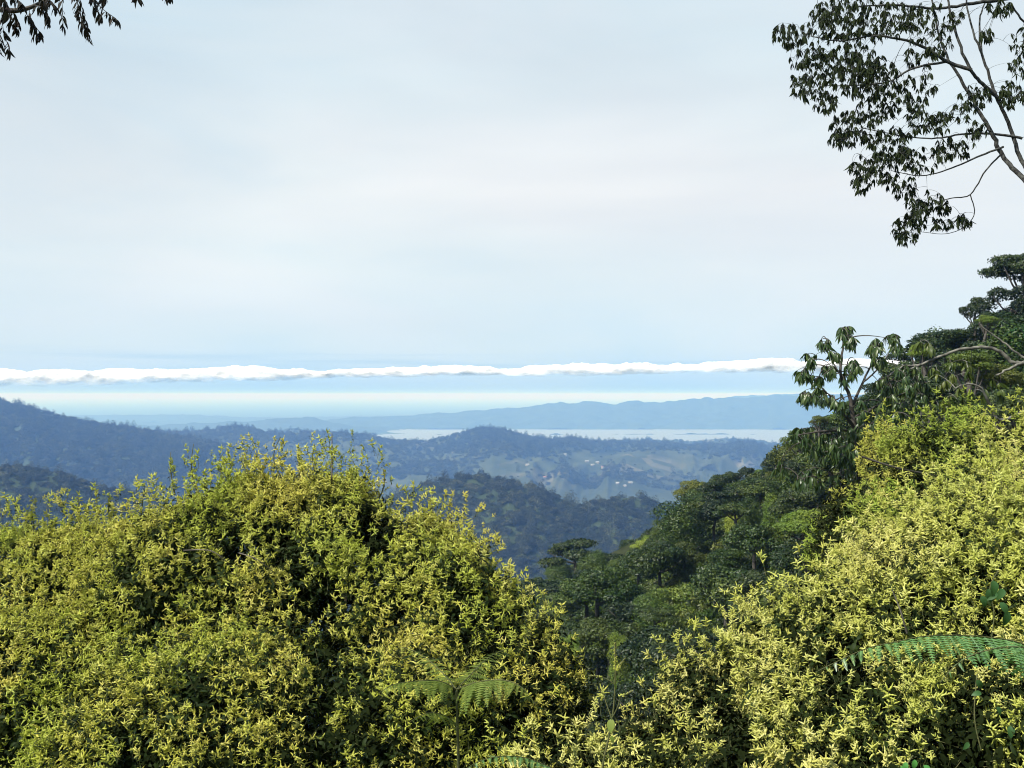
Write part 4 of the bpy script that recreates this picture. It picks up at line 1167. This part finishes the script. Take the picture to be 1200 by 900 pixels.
mb = MB(); Q = smooth(np.array([at(534, 1010, 4.2), at(537, 900, 4.2), at(536, 850, 4.2), at(535, 808, 4.2)])); mb.tube(Q - fb, np.linspace(.008, .005, len(Q)), 6)
link('stalk', mb.mesh('stalk', [M_stem], True), t)
frond(t, [(535, 808, 0), (515, 798, -.05), (488, 798, -.1), (462, 802, -.15), (444, 812, -.18)], 4.2, .10, 18, M_bracken, PINB, .7)
frond(t, [(535, 808, 0), (560, 799, -.1), (590, 797, -.15), (612, 806, -.2), (628, 826, -.22)], 4.2, .12, 18, M_bracken, PINB, .8)
frond(t, [(535, 808, 0), (520, 790, .1), (505, 776, .2), (488, 764, .3), (470, 758, .4)], 4.2, .07, 16, M_bracken, PINB, .3)
frond(t, [(535, 808, 0), (552, 790, .1), (566, 776, .2), (580, 766, .3), (596, 760, .4)], 4.2, .07, 16, M_bracken, PINB, .3)
frond(t, [(536, 850, 0), (520, 838, -.1), (500, 836, -.2), (480, 846, -.3)], 4.2, .08, 14, M_bracken, PINB, .6)

# ------------------------------------------------------------------ tall flower stalk in the gap
fb = at(700, 960, 4.4)
t = thing('flowering_stalk', 'tall stalk of fuzzy pale flower spikes against the dark gap', 'plant', fb)
def stem_part(pts, r0, r1, nm='stem', d=4.4):
    Q = smooth(np.array([at(a, b, d + e) for a, b, e in pts])); mb = MB(); mb.tube(Q - fb, np.linspace(r0, r1, len(Q)), 6)
    link(nm, mb.mesh(nm, [M_stem], True), t); return Q
def fuzzy(pts, r, d=4.4):
    """fat spike built of many small florets round a stalk"""
    rng = rr
    Q = smooth(np.array([at(a, b, d + e) for a, b, e in pts]), 8); mb = MB()
    mb.tube(Q - fb, r * .35, 5, 1)
    m_ = int(46 * np.linalg.norm(Q[-1] - Q[0]) / .10)
    for k in range(m_):
        u = k / m_ * (len(Q) - 1); i = min(int(u), len(Q) - 2); p = Q[i] + (Q[i + 1] - Q[i]) * (u - i)
        dd = norm(rng.normal(size=3) + norm(Q[-1] - Q[0]) * .5)
        rk = r * (1.05 - .7 * k / m_)
        spike(mb, p - fb, dd, rk * 1.2, rk * .34, .3, 0, rng, 5, 4)
    link('flower_spike', mb.mesh('flower_spike', [M_fl_cream, M_stem]), t)
stem_part([(700, 960, 0), (706, 900, 0), (714, 860, 0), (719, 830, 0), (721, 795, 0), (722, 768, 0)], .006, .0025)
stem_part([(717, 842, 0), (711, 826, .02), (708, 815, .03)], .003, .002, 'side_stem')
stem_part([(717, 842, 0), (724, 828, -.02), (727, 816, -.03)], .003, .002, 'side_stem')
stem_part([(720, 802, 0), (712, 796, .0), (705, 794, .0)], .003, .002, 'side_stem')
stem_part([(718, 838, 0), (725, 848, 0), (728, 862, 0)], .003, .002, 'side_stem')
fuzzy([(722, 786, 0), (721, 770, 0), (721, 753, 0)], .013); fuzzy([(724, 784, -.02), (727, 778, -.03), (733, 771, -.04)], .009)
fuzzy([(706, 794, 0), (698, 792, 0), (690, 792, 0)], .010); fuzzy([(708, 815, .03), (702, 808, .03), (697, 803, .03)], .010)
fuzzy([(726, 816, -.03), (733, 814, -.04), (742, 809, -.04)], .010); fuzzy([(700, 820, .02), (696, 828, .02), (690, 838, .02)], .009); fuzzy([(722, 846, 0), (727, 845, 0), (731, 846, 0)], .008)
v, f = leaf_vf(.062, .038, .3, .15, 6, .3)
for (px, py, dx) in ((717, 842, (-.25, -.5, -.9)), (716, 862, (.3, -.3, -.8)), (720, 800, (.3, -.4, -.7))):
    mb = MB(); R_ = leaf_frames(np.array([dx]), rr)[0]; mb.add((v @ R_.T) * (1 if py == 842 else .5) + at(px, py, 4.4) - fb, f)
    link('leaf', mb.mesh('leaf', [M_bracken], True), t)

# ------------------------------------------------------------------ broad-leaved climbers in the right shrub
def heart_leaf():
    return leaf_vf(1.3, .75, .55, .28, 7, .3)
def climber(label, stem, leaves, d, mat, size):
    fb = at(stem[0][0], stem[0][1], d)
    t = thing('climbing_plant', label, 'plant', fb)
    Q = smooth(np.array([at(a, b, d) for a, b in stem])); mb = MB(); mb.tube(Q - fb, .003, 5); link('stem', mb.mesh('stem', [M_stem], True), t)
    v, f = heart_leaf(); mbl = MB(); mbl.add(v, f); me = mbl.mesh('leaf', [mat], True)
    for px, py in leaves:
        p = at(px, py, d - rr.uniform(.0, .12))
        dd = np.array([[rr.normal() * .6, -.35, -.6 + rr.normal() * .3]])
        o = bpy.data.objects.new('leaf', me); COL.objects.link(o); o.parent = t
        x = norm(dd); zz = norm(np.array([[rr.normal() * .3, -.8, .7]])); y = norm(np.cross(zz, x)); z = np.cross(x, y)
        o.location = p - fb; o.rotation_euler = eulers(np.stack([x, y, z], -1))[0]; s = size * rr.uniform(.7, 1.2); o.scale = (s, s, s)
climber('broad bluish green climber leaves in the cream shrub above the fern', [(1160, 760), (1165, 720), (1160, 690), (1170, 668)], [(1158, 690), (1168, 694), (1172, 706), (1180, 716), (1164, 680), (1176, 690), (1150, 698), (1186, 735)], 4.5, M_vine, .048)
climber('bright green broad leaves low in the cream flowering shrub', [(1060, 930), (1062, 900), (1070, 885)], [(1062, 893), (1072, 890), (1055, 898), (1082, 897)], 3.7, M_vine_bright, .032)
climber('dark broad leaves under the fern fronds in the cream shrub', [(1150, 880), (1142, 840), (1145, 790)], [(1144, 797), (1150, 812), (1168, 828), (1185, 850), (1135, 870)], 4.0, M_vine, .034)

# ------------------------------------------------------------------ cloud bank beyond the lake, above the haze
m, N_, L_ = newmat('cloud')
o = N_('ShaderNodeOutputMaterial'); p = N_('ShaderNodeBsdfPrincipled'); p.inputs['Base Color'].default_value = (.80, .81, .82, 1); p.inputs['Roughness'].default_value = 1
p.inputs['Specular IOR Level'].default_value = 0
at_ = N_('ShaderNodeAttribute'); at_.attribute_name = 'rise'
gp = N_('ShaderNodeNewGeometry'); mp = N_('ShaderNodeMapping'); mp.inputs['Scale'].default_value = (.0035, .0035, .012)
L_(gp.outputs['Position'], mp.inputs[0])
cn = N_('ShaderNodeTexNoise'); cn.inputs['Scale'].default_value = 1.0; cn.inputs['Detail'].default_value = 6; cn.inputs['Roughness'].default_value = .6
L_(mp.outputs[0], cn.inputs['Vector'])
ma = N_('ShaderNodeMath'); ma.operation = 'MULTIPLY_ADD'; ma.inputs[1].default_value = 1.0
L_(cn.outputs[0], ma.inputs[0]); L_(at_.outputs['Fac'], ma.inputs[2])
mr = N_('ShaderNodeMapRange'); mr.inputs[1].default_value = .60; mr.inputs[2].default_value = 1.25
L_(ma.outputs[0], mr.inputs[0])
tr = N_('ShaderNodeBsdfTransparent'); mx = N_('ShaderNodeMixShader')
L_(mr.outputs[0], mx.inputs[0]); L_(tr.outputs[0], mx.inputs[1]); L_(p.outputs[0], mx.inputs[2]); L_(mx.outputs[0], o.inputs[0])
M_cloud = m
def cloud(name, label, xs0, xs1, top, bot, d, seed, thick=900, nu=1100, nv=40, rag=1.0):
    pxs = np.linspace(xs0, xs1, nu)
    zt = at(pxs, lerp_tab(top, pxs), d)[:, 2]; zb = at(pxs, lerp_tab(bot, pxs), d)[:, 2]
    a = np.linspace(0, 2 * pi, nv, endpoint=False)
    c, h = (zt + zb) / 2, (zt - zb) / 2
    X = np.repeat(((pxs - 600) / F * d)[:, None], nv, 1)
    Y = d + thick * np.cos(a)[None] * np.clip(h / 40, .1, 1)[:, None]
    flat = np.maximum(np.sin(a), 0)
    Z = zb[:, None] + 2 * h[:, None] * flat[None]
    P = np.stack([X, Y, Z], -1)
    n_ = fbm(P / np.array([300, 300, 95]), 5, seed, .6) * 2
    puff = np.clip(np.sin(a), 0, 1)[None]
    P[..., 2] += n_ * 70 * rag * (.12 + puff) * np.clip(h / 40, .1, 1)[:, None]
    P[..., 1] -= n_ * 150 * puff * np.clip(h / 40, .1, 1)[:, None]
    mb = MB(); i = np.arange(nu - 1)[:, None] * nv; j = np.arange(nv)[None]; k = (j + 1) % nv
    mb.add(P, np.stack([i + j, i + nv + j, i + nv + k, i + k], -1).reshape(-1, 4))
    me = mb.mesh(name, [M_cloud], True)
    at_ = me.attributes.new('rise', 'FLOAT', 'POINT')
    at_.data.foreach_set('value', np.broadcast_to(np.sin(a)[None], (nu, nv)).astype(np.float32).ravel())
    return link(name, me, None, None, label, 'cloud')

cloud('cloud_bank', 'long low white cloud bank stretched above the lake and far hills', -700, 1500,
      [(-700, 436), (0, 433), (60, 433), (110, 434), (200, 432), (290, 430), (350, 434), (450, 432), (520, 430), (600, 433), (650, 427), (700, 428), (800, 425), (870, 421), (940, 422), (1500, 424)],
      [(-700, 455), (0, 454), (100, 454), (200, 450), (300, 448), (420, 443), (480, 443), (560, 441), (640, 442), (720, 441), (800, 439), (870, 439), (940, 438), (1500, 441)], 14000, 5, thick=230)

# ------------------------------------------------------------------ haze
m, N_, L_ = newmat('haze_air')
o = N_('ShaderNodeOutputMaterial'); v = N_('ShaderNodeVolumePrincipled')
v.inputs['Color'].default_value = (0.22, 0.45, 1.0, 1)
v.inputs['Absorption Color'].default_value = (1, 1, 1, 1)
v.inputs['Density'].default_value = 2.4e-4
L_(v.outputs[0], o.inputs['Volume'])
hb = MB()
x0, x1, y0, y1, z0, z1 = -40000, 40000, -10000, 60000, -406, 30
hb.add([(x0, y0, z0), (x1, y0, z0), (x1, y1, z0), (x0, y1, z0), (x0, y0, z1), (x1, y0, z1), (x1, y1, z1), (x0, y1, z1)],
       [(0, 3, 2, 1), (4, 5, 6, 7), (0, 1, 5, 4), (1, 2, 6, 5), (2, 3, 7, 6), (3, 0, 4, 7)])
link('haze', hb.mesh('haze', [m]), None, 'stuff')
